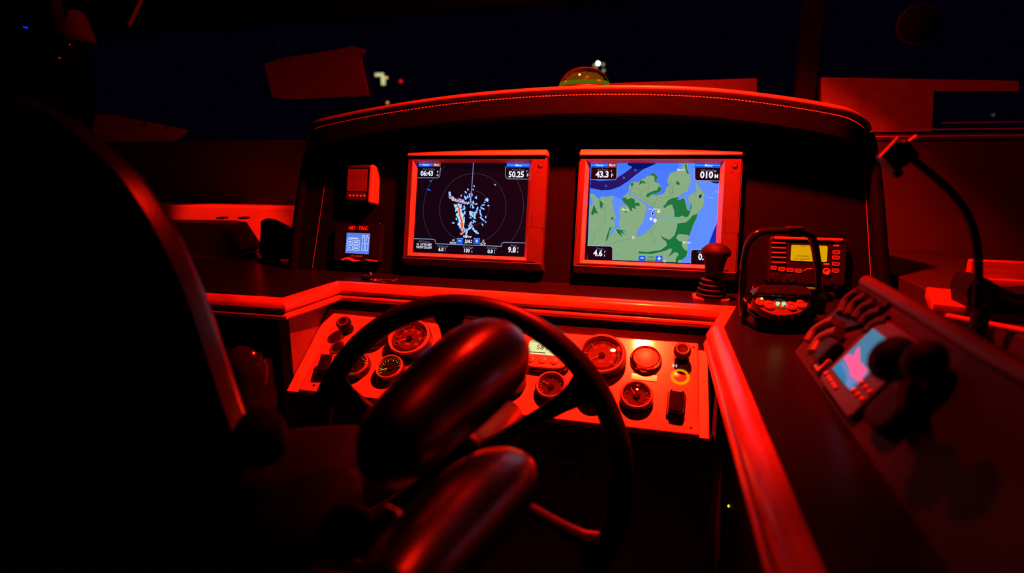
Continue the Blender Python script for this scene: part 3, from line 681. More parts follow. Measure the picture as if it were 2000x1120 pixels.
cs([(900, 151), (1248, 152), (1232, 560), (1135, 800), (1120, 940), (900, 935)], Wl, 1.4, 'shallow_water')
cs([(214, 285), (290, 294), (370, 290), (430, 265), (480, 232), (538, 190), (530, 178), (505, 172), (505, 151), (742, 151), (690, 176), (625, 204), (565, 248), (505, 298), (440, 340), (370, 364), (300, 368), (211, 350)], Wn, 2, 'deep_channel')
cs([(1145, 294), (1243, 295), (1243, 303), (1200, 316), (1165, 308)], Wn, 2, 'deep_channel')
cs([(1231, 575), (1226, 834), (1128, 829), (1142, 770), (1172, 690), (1203, 620)], Wd, 2, 'deep_water')
land = [(211, 395), (240, 398), (258, 420), (285, 440), (297, 415), (340, 420), (385, 410), (455, 440), (500, 390), (515, 372), (513, 345), (525, 315), (545, 303), (590, 305), (600, 290), (640, 275), (660, 255), (690, 245), (710, 228), (740, 265), (727, 290), (748, 320), (770, 350), (765, 375), (735, 392), (690, 400), (722, 411), (780, 400), (800, 375), (806, 350), (830, 330), (812, 300), (825, 260), (836, 236), (900, 214), (930, 190), (955, 152), (966, 152), (972, 205), (987, 245), (998, 300), (985, 325), (975, 345), (975, 370), (920, 400), (880, 440), (912, 440), (950, 422), (958, 460), (970, 520), (990, 530), (990, 480), (975, 430), (1000, 400), (1042, 378), (1036, 330), (1041, 308), (1052, 332), (1076, 366), (1103, 402), (1094, 490), (1052, 545), (1040, 590), (1016, 640), (1000, 680), (985, 725), (970, 760), (972, 810), (965, 880), (930, 915), (920, 933), (186, 905)]
cs(land, Lg, 3, 'land')
outline(F, S, [z7(p) for p in land[6:-3]], Sh, .0006, 3.4, 'shore_line')
lag = [(515, 383), (540, 400), (600, 438), (650, 468), (692, 494), (722, 502), (725, 560), (720, 600), (712, 632), (682, 668), (622, 714), (600, 727), (577, 723), (568, 710), (590, 665), (625, 610), (641, 550), (653, 500), (640, 478), (590, 444), (540, 412), (500, 390)]
cs(lag, Wl, 4, 'lagoon'); outline(F, S, [z7(p) for p in lag], Sh, .0006, 4.2, 'shore_line')
cs([(384, 408), (388, 440), (378, 450), (390, 480), (388, 520), (405, 545), (411, 580), (395, 600), (408, 640), (385, 668), (355, 727), (374, 722), (402, 672), (420, 660), (462, 678), (441, 650), (430, 620), (446, 590), (440, 520), (452, 490), (506, 492), (472, 465), (456, 440)], Wl, 4, 'creek')
cs([(210, 420), (228, 430), (231, 486), (208, 482)], Wl, 4, 'creek')
marsh = [[(525, 317), (545, 305), (550, 325), (535, 345)], [(600, 291), (630, 295), (650, 316), (615, 312), (592, 330)], [(655, 262), (710, 229), (740, 265), (727, 290), (742, 312), (715, 300), (712, 262), (690, 250)],
         [(745, 335), (769, 351), (764, 374), (735, 391), (690, 400), (665, 423), (645, 420), (655, 395), (700, 375), (735, 365)], [(880, 302), (895, 295), (912, 315), (905, 330), (882, 318)], [(950, 170), (960, 155), (968, 200), (984, 240), (965, 235)],
         [(778, 495), (800, 475), (820, 445), (855, 428), (905, 420), (885, 441), (912, 441), (944, 428), (952, 450), (958, 480), (968, 520), (990, 532), (998, 460), (1003, 500), (990, 545), (975, 575), (950, 578), (930, 565), (905, 578), (868, 575), (868, 530), (850, 480), (820, 485), (795, 508)],
         [(1050, 550), (1040, 590), (1015, 640), (1000, 680), (985, 725), (968, 716), (900, 710), (880, 740), (900, 762), (930, 772), (925, 800), (950, 835), (970, 840), (964, 880), (930, 912), (905, 912), (892, 932), (878, 930), (880, 900), (902, 870), (895, 855), (870, 852), (818, 890), (850, 840), (842, 820), (800, 840), (700, 865), (592, 863), (588, 845), (660, 850), (760, 835), (810, 800), (805, 770), (770, 742), (762, 722), (790, 740), (830, 755), (870, 720), (888, 660), (893, 628), (960, 618), (990, 590), (1010, 565)],
         [(240, 480), (272, 552), (245, 545), (230, 565), (217, 550)], [(282, 441), (312, 470), (305, 512), (288, 500)], [(465, 428), (490, 424), (500, 440), (530, 428), (560, 440), (558, 466), (590, 464), (602, 490), (560, 490), (572, 516), (535, 505), (542, 537), (518, 520), (508, 494), (472, 462), (457, 440)],
         [(382, 655), (362, 690), (352, 740), (333, 776), (338, 730), (352, 690), (363, 660)], [(408, 670), (440, 675), (494, 688), (458, 690), (492, 718), (448, 700), (464, 735), (430, 706)], [(386, 575), (397, 590), (375, 600), (370, 588)], [(478, 532), (500, 532), (490, 548)]]
for k in marsh: cs(k, Gm, 5, 'marsh')
md = MB()
def inside(p, poly):
    c = False; j = len(poly) - 1
    for i in range(len(poly)):
        if (poly[i][1] > p[1]) != (poly[j][1] > p[1]) and p[0] < (poly[j][0] - poly[i][0]) * (p[1] - poly[i][1]) / (poly[j][1] - poly[i][1]) + poly[i][0]: c = not c
        j = i
    return c
for gx in range(700, 1060, 13):
    for gy in range(420, 930, 11):
        q = (gx + (gy // 11 % 2) * 6, gy)
        if all(any(inside((q[0] + dx, q[1] + dy), k) for k in marsh[6:8]) for dx, dy in ((5, 0), (-5, 0), (0, 5), (0, -5))):
            c = P(F, *z7(q)); md.flat([(c[0] - .0008, c[1]), (c[0], c[1] - .0005), (c[0] + .0008, c[1]), (c[0], c[1] + .0006)], ZS + 5.6 * .00012)
md.build('marsh_dots', Gd, S, smooth=False)['kind'] = 'stuff'
cs([(1066, 404), (1083, 400), (1079, 422), (1061, 431), (1059, 415)], Wn, 5, 'pond')
for r in ([(545, 345), (520, 375), (600, 410), (615, 375), (550, 345)], [(615, 375), (665, 345), (672, 310), (655, 290)], [(600, 412), (650, 445), (705, 490), (735, 430), (760, 432), (830, 420), (850, 395), (858, 350), (845, 320), (825, 295)], [(835, 350), (858, 352), (855, 390), (832, 388), (835, 350)], [(690, 470), (720, 485)], [(700, 455), (718, 470)],
          [(745, 500), (735, 580), (722, 660), (690, 682), (630, 708), (540, 740), (440, 765), (330, 800)], [(680, 690), (690, 712), (718, 755), (722, 780), (700, 795), (680, 785), (682, 765), (716, 758)], [(262, 465), (290, 515), (330, 522), (330, 600), (300, 660), (250, 700), (225, 790)], [(330, 490), (332, 522)], [(390, 850), (470, 895)], [(195, 670), (240, 700)]):
    outline(F, S, [z7(p) for p in r], Rd, .0006, 5, 'road')
button(F, S, 1155, 318, 1186, 327.5); label(F, S, 'Home', 1171, 323, 4.8, z=7); button(F, S, 1186.5, 318, 1205, 327.5, E_MARK, False); label(F, S, 'Mark', 1196, 323, 4.8, z=7)
button(F, S, 1357, 318.5, 1411, 327.5, skew=.3); label(F, S, 'Menu', 1384, 323.5, 5, z=7)
def dbox(pts, ln):
    shape(F, S, pts, E_BLACK, 6, 'data_box'); outline(F, S, ln, E_LINE, .0011, 7)
dbox([(1155, 327.5), (1205, 327.5), (1204.5, 348), (1201, 351.5), (1154, 351.3)], [(1154, 351.3), (1201, 351.8), (1204.5, 348), (1205, 328)])
label(F, S, 'Air Temp', 1177, 332, 4.3, E_GREYT, 0, 7.4); label(F, S, '43.3', 1176.5, 341.5, 12, z=7.4, bold=.035); label(F, S, '\u00b0', 1194, 337, 6, z=7.4); label(F, S, 'F', 1195.5, 343.5, 7, z=7.4, bold=.02)
dbox([(1357, 327.5), (1411, 328), (1410.4, 354), (1360, 353), (1357, 349)], [(1357, 328), (1357, 349), (1360, 353), (1410.4, 354)])
label(F, S, 'GPS Heading', 1384, 333.5, 4.3, E_GREYT, 0, 7.4); label(F, S, '010', 1380, 342.5, 12.5, z=7.4, bold=.035); label(F, S, '\u00b0', 1396.5, 338, 6, z=7.4); label(F, S, 'M', 1399, 345, 7.5, z=7.4, bold=.02)
dbox([(1147, 480), (1193, 481.5), (1196.5, 485), (1196.3, 508.5), (1147, 506.3)], [(1147.5, 480.3), (1193, 481.3), (1196.5, 485), (1196.3, 508.5)])
label(F, S, 'Depth', 1171.5, 486.5, 4.3, E_GREYT, 0, 7.4); label(F, S, '4.6', 1168, 495.5, 11.5, z=7.4, bold=.035); label(F, S, 'f\nt', 1181, 496, 5, z=7.4)
dbox([(1349, 515), (1349.5, 492), (1353, 488), (1405, 489), (1404.5, 516.5)], [(1349, 515), (1349.5, 492), (1353, 488), (1405, 489)])
label(F, S, 'GPS Speed', 1375, 494, 4.3, E_GREYT, 0, 7.4); label(F, S, '0.0', 1373, 503, 11.5, z=7.4, bold=.035)
for x in (1247.5, 1280.5):
    button(F, S, x, 498.5, x + 13.5, 511, sub=False, skew=.3); shape(F, S, [(x, 498.5), (x + 13.5, 498.8), (x + 13.5, 500.5), (x, 500.2)], E_BTN2, 6.5, 'button_band')
label(F, S, '\u2212', 1254, 505, 8, z=8, bold=.05); label(F, S, '+', 1287.3, 506, 9, z=8, bold=.05); label(F, S, '700ft', 1271, 503, 5, Wd, 0, 7)
shape(F, S, [(1262, 507.5), (1280, 508), (1280, 510), (1262, 509.5)], Gm, 6, 'scale_bar'); outline(F, S, [(1296, 512.5), (1298.5, 507), (1301, 512.5), (1296, 512.5)], Wk, .0007, 7, 'north_arrow')
for bx, by in ((920, 209), (486, 519), (965, 777)): label(F, S, 'Marsh', *z7((bx, by)), 4.6, Wk, .005, 7)
label(F, S, 'Fixed Bridge', 1278.5, 409, 3.6, Wk, 0, 7); label(F, S, 'GRACE HARBOR MARINA', 1303, 426.3, 3.2, glow('chart_blue_text', (60, 160, 235), 1.0), 0, 7)
for px in ((1183.5, 363.5), (1218.5, 348), (1241, 333), (1403, 452.5)): label(F, S, '32', *px, 4, Wl, 0, 7, nm='sounding')
label(F, S, 'Shoal', 1401, 375, 3.6, glow('chart_pale', (150, 185, 255), 1.0), 0, 7); label(F, S, 'Marina', 1388, 386.7, 3.6, glow('chart_pale', (150, 185, 255), 1.0), 0, 7)
boat = [(1272, 419), (1274, 414), (1276.5, 411.5), (1279, 414), (1277.5, 418), (1275, 420.3)]
shape(F, S, [(1271, 419), (1273.5, 413), (1276.5, 409.8), (1279.6, 413.5), (1278, 418.5), (1275.5, 421.5)], Wk, 6, 'boat_mark'); shape(F, S, boat, Wn, 6.6, 'boat_mark')
shape(F, S, [(1275, 412), (1277, 410.4), (1277, 412.5)], glow('red_dot', (230, 60, 70), 1), 7.2, 'boat_mark'); shape(F, S, [(1277, 410.6), (1279, 412.5), (1277.2, 413)], glow('green_dot', (60, 220, 160), 1), 7.2, 'boat_mark')
shape(F, S, [(1275, 415.5), (1276.2, 414), (1277, 415.5), (1275.8, 416.8)], Wk, 7.2, 'boat_mark')
shape(F, S, [(1283, 414), (1284.5, 411.2), (1288, 411.2), (1290, 414), (1286.3, 416.8)], Wk, 7, 'chart_mark'); shape(F, S, [(1268, 427.8), (1271.5, 424.3), (1275, 427.8), (1271.5, 431.6)], Wk, 7, 'chart_mark')
shape(F, S, [(1279.3 + 3.6 * math.cos(k * PI / 8), 431 + 3.8 * math.sin(k * PI / 8)) for k in range(16)], glow('pink_mark', (245, 225, 250), 1.0), 7.2, 'chart_mark')
shape(F, S, [(1237 + 2.6 * math.cos(k * PI / 6), 464.5 + 3 * math.sin(k * PI / 6)) for k in range(12)], Wk, 7, 'chart_mark'); shape(F, S, [(1237 + 1.3 * math.cos(k * PI / 6), 464.5 + 1.6 * math.sin(k * PI / 6)) for k in range(12)], Gm, 7.3, 'chart_mark')

# ------------------------------------------------------------------ small instruments on the dash
def at_dash(x0, y0, x1, y1, h):
    """box on the dash face seen between two pixel corners: centre, width, height"""
    a, b = loc(PF, x0, y0, h), loc(PF, x1, y1, h); return (a + b) / 2, abs(b.x - a.x), abs(a.y - b.y)
c, wd, ht = at_dash(678, 321, 719, 393, .030)
SIF = PF @ Matrix.Translation((c.x, c.y, 0))
t = thing('small_instrument', 'small grey dash instrument with a dark screen and five buttons', 'instrument', SIF)
hw = wd + .004
MB().prism(rrect(hw, ht, .007), 0, .028, .005, 3).build('case', grey_bezel, t)
MB().prism(rrect(.016, ht + .006, .0075, cx=hw / 2 + .004, cy=-.004), 0, .034, .006, 3).build('side_flange', grey_lit, t)  # lit right side put into a paler grey
MB().box((-.002, .008, .0285), (hw - .014, ht - .034, .002), .0008).build('screen', mat('dark_lcd', (.12, .10, .10), .3), t)
MB().box((-.002, ht / 2 - .010, .0292), (hw - .012, .004, .002), .0006).build('shade_strip', black_plastic, t)
for i in range(5): MB().lathe([(.0034, .027), (.0032, .0292), (.002, .0302), (0, .0303)], (-.022 + i * .0105, -ht / 2 + .013, 0), 14, cap=False).build('button', grey_lit, t)
text('mark', '----', (-.014, .016), .006, black_plastic, t, z=.0297)

c, wd, ht = at_dash(655, 437, 741, 514, .016)
F = PF @ Matrix.Translation((c.x, c.y, 0)); t = thing('stabilizer_control', 'black stabilizer control unit with a small lit blue touch screen', 'control unit', F)
MB().prism(rrect(wd, ht, .004), 0, .016, .002).build('case', black_plastic, t)
redp = mat('red_print', (.75, .55, .5), .6)
q = lambda x, y: loc(F, x, y, .0164)[:2]
text('lettering', 'ABT \u00b7 TRAC', q(700, 446), .0138, redp, t, .012, z=.0164, sx=.80); text('lettering', 'TM', q(718, 443), .003, redp, t, z=.0164)
text('lettering', 'DIGITAL STABILIZERS', q(696, 500.5), .0035, redp, t, .02, z=.0164)
scr = patch('screen', [q(677.5, 455), q(723, 456.3), q(720, 497), q(674.5, 494.5)], .0166, glow('touch_blue', (88, 128, 232), 1.0), t)
tw = glow('touch_white', (235, 240, 255), 1.0); zt = lambda x, y: q(670 + x / 14, 435 + y / 14)
for r in ([(130, 470), (275, 475), (265, 590), (120, 588)], [(308, 480), (458, 485), (448, 600), (298, 595)], [(120, 630), (265, 635), (255, 752), (108, 748)], [(298, 638), (448, 642), (440, 765), (288, 757)], [(540, 390), (602, 393), (575, 768), (510, 765)], [(637, 395), (698, 398), (672, 775), (608, 770)]):
    stroke(MB(), [zt(*p) for p in r + r[:1]], .0011, .0168).build('key_outline', tw, scr, smooth=False)
for r in ([(148, 410), (425, 425), (422, 445), (145, 435)], [(155, 512), (238, 515), (232, 545), (152, 540)], [(338, 520), (418, 525), (415, 555), (332, 550)], [(150, 685), (180, 678), (212, 700), (150, 705)], [(325, 683), (405, 688), (400, 718), (320, 712)], [(540, 340), (595, 343), (593, 360), (538, 358)], [(635, 345), (692, 348), (690, 365), (632, 362)], [(525, 575), (590, 578), (590, 586), (525, 584)], [(622, 578), (688, 582), (688, 590), (622, 587)]):
    patch('key_text', [zt(*p) for p in r], .0168, tw, scr)
patch('wave_print', spline([zt(-60, 1030), zt(30, 970), zt(190, 950), zt(330, 1015), zt(470, 1035), zt(330, 1060), zt(230, 1055), zt(120, 1000)], 4, True), .0165, redp, t)
patch('wave_print', spline([zt(590, 1015), zt(700, 1010), zt(930, 1045), zt(925, 1065), zt(760, 1045)], 4, True), .0165, redp, t)
MB().ball((*q(742, 437.5), .016), .0016, 8, 6).build('corner_screw', chrome, t)

# VHF radio
c, wd, ht = at_dash(1503, 461, 1652, 561, .022)
F = PF @ Matrix.Translation((c.x, c.y, 0)); t = thing('vhf_radio', 'black dash radio with a lit yellow screen behind the tubular handle', 'radio', F)
MB().prism(rrect(wd, ht, .010), 0, .020, .004, 3).build('case', black_plastic, t)
MB().box((0, ht / 2 - .004, .022), (wd - .02, .006, .004), .002).build('top_edge', mat('radio_edge', (.28, .26, .26), .4), t)  # paler strip puts the lit top edge into the colour
z8 = lambda x, y, h=.0205: loc(F, 1420 + x / 4.868, 430 + y / 4.868, h)
for y in (220, 266, 312, 358, 404):
    a = z8(490, y); MB().box((a.x, a.y, .0212), (.030, .0028, .003), .001).build('grille_slat', mat('slat', (.22, .2, .2), .4), t)
a, b = z8(612, 236), z8(948, 400)
scr = MB().prism(rrect(b.x - a.x, a.y - b.y, .003, cx=(a.x + b.x) / 2, cy=(a.y + b.y) / 2), .020, .0214).build('screen', glow('yellow_lcd', (222, 160, 0), 1.0), t)
ink = mat('lcd_dark', (.01, .006, .002), .6, spec=.1)
for body, x, y, s in (('25W', 720, 252, .0045), ('USA', 800, 252, .0045), ("35\u00b005.089N", 712, 345, .0055), ("076\u00b036.054W", 712, 372, .0055), ('06:43', 712, 390, .0045)):
    p = z8(x, y); text('readout', body, (p.x, p.y), s, ink, scr, z=.0217)
key_m = mat('radio_key', (.10, .09, .09), .45); key_t = mat('radio_key_line', (.5, .45, .45), .5)
for x, y, kw in ((442, 455, 50), (518, 467, 55), (598, 475, 58), (676, 482, 58), (1036, 308, 58), (1034, 358, 58), (1032, 418, 58), (1030, 482, 58)):
    p = z8(x, y); w_ = kw / 4.868 * .00118 * 1.0
    k = MB().prism(rrect(w_, .0085, .002, cx=p.x, cy=p.y), .0195, .0220, .0006).build('key', key_m, t)
    rr = rrect(w_ - .001, .0072, .0018, 3, p.x, p.y); stroke(MB(), rr + rr[:1], .0007, .0222).build('key_line', key_t, k, smooth=False)
for x, y, r in ((452, 550, .010), (605, 558, .010), (1018, 585, .0085)):
    p = z8(x, y); MB().lathe([(r, 0), (r, .010), (r * .85, .013), (0, .0135)], (p.x, p.y, .020), 20, cap=False).build('knob', black_gloss, t)
p = z8(945, 492); MB().lathe([(.0075, 0), (.0075, .003), (.006, .004), (.0035, .0025), (0, .0025)], (p.x, p.y, .020), 20, cap=False).build('distress_key', mat('distress', (.45, .3, .3), .4), t)
for x, y in ((1040, 244), (1040, 206), (945, 420)):
    p = z8(x, y); MB().box((p.x, p.y, .0208), (.011, .0035, .002), .0006).build('mode_key', key_t, t)
p = z8(775, 478); stroke(MB(), [(p.x - .010, p.y - .002), (p.x - .004, p.y + .003), (p.x + .006, p.y + .004)], .0014, .0222).build('dial_mark', key_t, t, smooth=False)

# ------------------------------------------------------------------ remote control in its tubular handle frame
rb = onz(1532, 632, ZC)
RF = frame(V((rb.x, rb.y, ZC)), RT, V((0, 0, 1)).cross(RT).normalized())   # x right, y away, z up
t = thing('remote_control', 'handheld remote with five buttons and two green lights inside a tubular carrying handle', 'remote control', RF)
n_h = -(RT.cross(V((0, 0, 1)))).normalized()
def rp(x, y, off=0.0):
    n = RF.col[1].xyz
    return RF.inverted() @ on(x, y, RF.translation + n * off, n)
loop = [rp(*k) for k in ((1458, 640), (1452, 610), (1450, 560), (1456, 500), (1466, 470), (1482, 456), (1510, 452), (1565, 454), (1582, 460), (1591, 480), (1598, 530), (1601, 580), (1600, 620), (1594, 640))]
MB().tube(spline([tuple(k) for k in loop], 4), .0068, 12, upv=V((0, 1, 0))).build('handle', black_gloss, t)
MB().box(((loop[6] + loop[7]) / 2 + V((.012, 0, .001))), (.030, .019, .017), .004).build('handle_grip', black_rubber, t)
MB().box((0, -.012, .012), (.150, .070, .024), .010, 3).build('base', black_plastic, t)
MB().box((0, .0, .040), (.128, .050, .050), .014, 3).build('body', black_gloss, t)
DEV = RF @ Matrix.Translation((0, -.012, .070)) @ Matrix.Rotation(math.radians(38), 4, 'X')   # tilted face plate
DEVL = Matrix.Translation((0, -.012, .070)) @ Matrix.Rotation(math.radians(38), 4, 'X')
rf = lambda x, y, h=0.0: loc(DEV, 1440 + x / 11.11, 560 + y / 11.11, h)
fo = [rf(*k) for k in ((348, 285), (400, 240), (900, 262), (1400, 288), (1545, 298), (1555, 350), (1510, 450), (1380, 570), (1180, 630), (950, 648), (760, 625), (560, 550), (420, 440), (360, 350))]
face_m = mat('remote_face', (.085, .072, .072), .4)
MB().prism([tuple(k[:2]) for k in spline([tuple(k) for k in fo], 3, True)], -.012, 0, .002, T=DEVL).build('face_plate', face_m, t)
ho = [rf(*k) for k in ((330, 230), (400, 60), (520, 20), (900, 15), (1400, 40), (1560, 120), (1600, 270), (1400, 280), (900, 255), (400, 232))]
MB().prism([tuple(k[:2]) for k in ho], -.020, .010, .005, 3, T=DEVL).build('hood', black_gloss, t)
rimp = [DEVL @ V((k[0], k[1], .001)) for k in spline([tuple(k) for k in fo], 3, True)]
MB().tube(rimp, .0018, 8, True).build('rim', black_gloss, t)
btn_m = mat('remote_button', (.20, .17, .17), .4)
for x, y in ((500, 350), (688, 420), (1168, 445), (1375, 400)):
    c = rf(x, y)
    pts = spline([(c.x - .0085, c.y - .004), (c.x, c.y - .0085), (c.x + .0085, c.y - .004), (c.x + .005, c.y + .007), (c.x, c.y + .0105), (c.x - .005, c.y + .007)], 3, True)
    b = MB().prism(pts, 0, .003, .001, T=DEVL).build('button', btn_m, t)
    MB().lathe([(.0042, 0), (.0048, .0008), (.0054, 0)], (c.x, c.y - .0015, .0031), 18, M=None, cap=False).build('button_ring', black_plastic, b).matrix_local = DEVL
c = rf(935, 385); o = MB().lathe([(.0098, 0), (.0104, .0010), (.0110, 0)], (c.x, c.y, .0003), 28, cap=False).build('light_ring', btn_m, t); o.matrix_local = DEVL
for x, y, m, r in ((870, 382, 'g', .0026), (1000, 388, 'g', .0026), (872, 432, 'a', .0014), (978, 434, 'a', .0014), (515, 292, 'y', .0018)):
    c = rf(x, y); o = MB().ball((c.x, c.y, .002 if m != 'y' else .004), r, 10, 8).build({'g': 'green_led', 'a': 'amber_led', 'y': 'amber_led'}[m], {'g': glow('green_led', (70, 255, 170), 2.6), 'a': glow('amber_small', (255, 200, 20), 1), 'y': glow('amber_bright', (255, 210, 90), 2)}[m], t); o.matrix_local = DEVL
for sx in (-1, 1):
    MB().lathe([(.009, 0), (.009, .010), (.006, .013), (0, .014)], (sx * .068, -.004, .050), 18, M=Matrix.Rotation(sx * PI / 2, 3, 'Y')).build('pivot_knob', chrome if sx < 0 else black_plastic, t)
    MB().lathe([(.0045, 0), (.0045, .004), (0, .005)], (sx * .070, -.020, .074), 12, M=Matrix.Rotation(sx * PI / 2, 3, 'Y')).build('screw', chrome, t)

# ------------------------------------------------------------------ joystick, keys, compass
jb = onz(1388, 584, ZC); t = thing('joystick', 'black joystick with a ribbed rubber boot in front of the right display', 'joystick', at=jb)
k = .00113
MB().prism(rrect(66 * k, 46 * k, 8 * k), 0, .006, .002).build('base', mat('joy_base', (.16, .14, .14), .4), t)
pr = [(27, 5)]
for i in range(4): pr += [(27 - i * 2.4, 8 + i * 9), (28 - i * 2.4, 11 + i * 9), (21 - i * 1.8, 14 + i * 9)]
pr += [(14, 46), (13, 50)]
MB().lathe([(a * k, b * k) for a, b in pr], seg=28, cap=False).build('boot', black_rubber, t)
MB().lathe([(a * k, b * k) for a, b in ((13, 44), (15, 50), (17, 60), (19, 72), (22, 82), (24.5, 86), (25, 92), (23.5, 97), (17, 103), (9, 106), (0, 107))], (0, 0, 0), 28, M=Matrix.Rotation(math.radians(2), 3, 'Y')).build('grip', black_rubber, t)
MB().lathe([(a * k, b * k) for a, b in ((25.5, 84), (27, 88), (26.5, 93), (25, 95))], seg=28, cap=False, M=Matrix.Rotation(math.radians(2), 3, 'Y')).build('grip_collar', black_rubber, t)
MB().box((.022, .004, 91 * k), (.014, .014, .013), .003).build('thumb_button', black_plastic, t)

kb = onz(728, 548, ZC); t = thing('key_ring', 'small bunch of keys lying on the worktop edge at left', 'keys', at=kb)
MB().tube([(math.cos(a) * .011, math.sin(a) * .011, .002 + .002 * math.cos(a)) for a in [2 * PI * i / 20 for i in range(20)]], .0012, 6, True).build('ring', chrome, t)
MB().box((-.018, .004, .006), (.022, .016, .011), .003).build('fob', black_plastic, t)
MB().ball((-.012, .012, .012), .006, 12, 8).build('charm', chrome, t)
for r, s in ((.2, 1), (-.5, .9)):
    o = MB().cyl((.020, 0, .001), .008, .002, 16).box((.042, 0, .002), (.032, .005, .002)).box((.052, -.003, .002), (.008, .003, .002)).build('key', steel, t); o.rotation_euler.z = r; o.scale = (s, s, 1)
tag(MB().tube([onz(766, 550, ZC + .004), onz(776, 546, ZC + .004)], .002, 8).build('pen', steel), 'slim metal pen lying right of the keys', 'pen')

# compass on top of the brow
ct = PF @ (loc(PF, 1141, 172, .004) + V((0, 0, 0)))
t = thing('compass', 'dome compass with a yellow-green glow on top of the dash brow', 'compass', at=ct)
MB().lathe([(.060, -.030), (.060, -.004), (.057, .001), (.0555, .0), (.0555, -.030)], seg=40, cap=False).build('base', black_plastic, t)
t.scale = (1.12, 1.12, 1.0)
MB().lathe([(.0545 * math.cos(a), .0475 * math.sin(a)) for a in [i * PI / 24 for i in range(13)]], seg=40, cap=False).build('dome', glass('amber_glass', (.93, .90, .35), 0.0, 1.10), t)
MB().lathe([(.053, .001), (.030, .004), (0, .005)], seg=40, cap=False).build('card', mat('compass_card', (.35, .30, .05), .5), t)
MB().lathe([(.040, .008), (.036, .020), (.022, .029), (0, .032)], seg=32, cap=False).build('card_dome', glow('card_glow', (110, 62, 0), .8), t)
MB().lathe([(.0535, .004), (.0525, .012), (.048, .012), (.050, .004)], seg=40, cap=False).build('lit_ring', glow('ring_green', (96, 104, 8), .8), t)
MB().ball((-.006, -.030, .0245), .0022, 10, 8).build('lamp', glow('compass_lamp', (255, 120, 90), 12), t)
for sx in (-.028, .030): MB().box((sx, -.040, .010), (.018, .004, .003), .001).build('lubber_line', mat('orange_mark', (.9, .4, .1), .5), t)

# ------------------------------------------------------------------ port side of the worktop: boxes before the lit sill
SY = 1.66
sill = thing('port_sill', 'pale sill at far left, brightly lit red behind the dark boxes', 'sill', at=(-1.6, SY, ZC))
a, b = ony(330, 404, SY), ony(577, 404, SY)
zt_ = (a.z + b.z) / 2
MB().box((((a.x - .25) + b.x) / 2 + 1.6, .05, (zt_ - ZC) / 2), (b.x - a.x + .33, .10, zt_ - ZC), .004).build('sill_board', white_gel, sill)
MB().box((((a.x - .25) + b.x) / 2 + 1.6, -.006, .008), (b.x - a.x + .33, .012, .016), .003).build('foot_rail', dark_paint, sill)
bx = thing('chart_printer', 'black box with a sloped end on the worktop at far left', 'box', at=onz(440, 500, ZC))
Yb = onz(440, 500, ZC).y
oP = [ony(x, y, Yb + .09) - bx.location for x, y in ((300, 428), (455, 430), (483, 433), (514, 480), (500, 500), (300, 496))]
T = Matrix(((1, 0, 0, 0), (0, 0, 1, 0), (0, 1, 0, 0), (0, 0, 0, 1)))
MB().prism([(k.x, max(0, k.z)) for k in oP], -.01, .09, .006, T=T).build('case', black_plastic, bx)
for x in (420, 463): 
    k = ony(x, 429, Yb) - bx.location; MB().box((k.x, .03, k.z + .002), (.022, .03, .006), .002).build('latch', black_plastic, bx)
k = ony(431, 483, Yb) - bx.location; MB().box((k.x, -.001, k.z), (.018, .003, .020), .001).build('badge', mat('badge', (.06, .05, .05), .4), bx)
hs = thing('handset', 'black curved handset standing left of the dash pod', 'handset', at=onz(535, 508, ZC))
Yh = onz(535, 508, ZC).y - .002
oP = [ony(x, y, Yh) - hs.location for x, y in ((514, 432), (522, 427), (536, 430), (556, 440), (572, 452), (574, 506), (522, 508), (510, 495), (513, 460))]
MB().prism([(k.x, max(.004, k.z)) for k in oP], -.012, .012, .005, 3, T=T).build('shell', mat('handset_shell', (.008,.007,.0075), .45), hs)
MB().cyl((-.01, -.01, 0), .034, .010, 24, .003).build('foot', mat('handset_foot', (.10, .09, .09), .4), hs)
c0 = [onz(470, 500, ZC + .004), onz(478, 495, ZC + .012), onz(492, 492, ZC + .016), onz(511, 492, ZC + .016)]
tag(MB().tube(spline([tuple(k) for k in c0], 5), .0022, 8).build('cable', mat('pale_cable', (.6, .55, .5), .4)), 'thin pale cable arching beside the black handset', 'cable')

# ------------------------------------------------------------------ starboard side: sloped side console with its own screen
A0 = onz(1555, 690, ZC); B0 = ony(1690, 550, A0.y)
VS = (B0 - A0).normalized(); YN = V((0, -1, 0))
SF = frame(A0, YN, VS)                            # x towards the camera, y up the slope, z out of it
HS = (B0 - A0).length
sc_ = thing('side_console', 'sloped dark side console on the right worktop with a padded top rail', 'console', SF)
side_m = mat('side_vinyl', (.026, .021, .024), .6, spec=.2, bump=.2, bscale=500)
LEN = .70
bx_ = SF.inverted() @ V((B0.x + .022, A0.y, ZC + .001)); bt_ = SF.inverted() @ V((B0.x + .022, A0.y, B0.z))
WT_ = Matrix(((0, 0, 1, 0), (1, 0, 0, 0), (0, 1, 0, 0), (0, 0, 0, 1)))
MB().prism([(.001, 0), (HS, 0), (bt_.y, bt_.z), (bx_.y, bx_.z)], 0, LEN, T=WT_).build('sloped_body', side_m, sc_, smooth=False)
MB().tube([(-.004, HS, -.004), (LEN / 2, HS, -.004), (LEN, HS, -.004)], .0105, 14).build('top_rail', mat('rail_vinyl', (.04, .034, .036), .5), sc_)
MB().tube([(-.001, 0, -.004), (-.001, HS, -.004)], .006, 10).build('end_rail', mat('rail_vinyl', (.04, .034, .036), .5), sc_)
MB().tube([(0, .001, .0005), (LEN, .001, .0005)], .0014, 6).build('bottom_seam', mat('seam_dark', (.03, .026, .028), .6, spec=.2), sc_)
sl = lambda x, y, h=0.0: loc(SF, x, y, h)
zz5 = lambda x, y: (1560 + x / 3.5, 540 + y / 3.5)
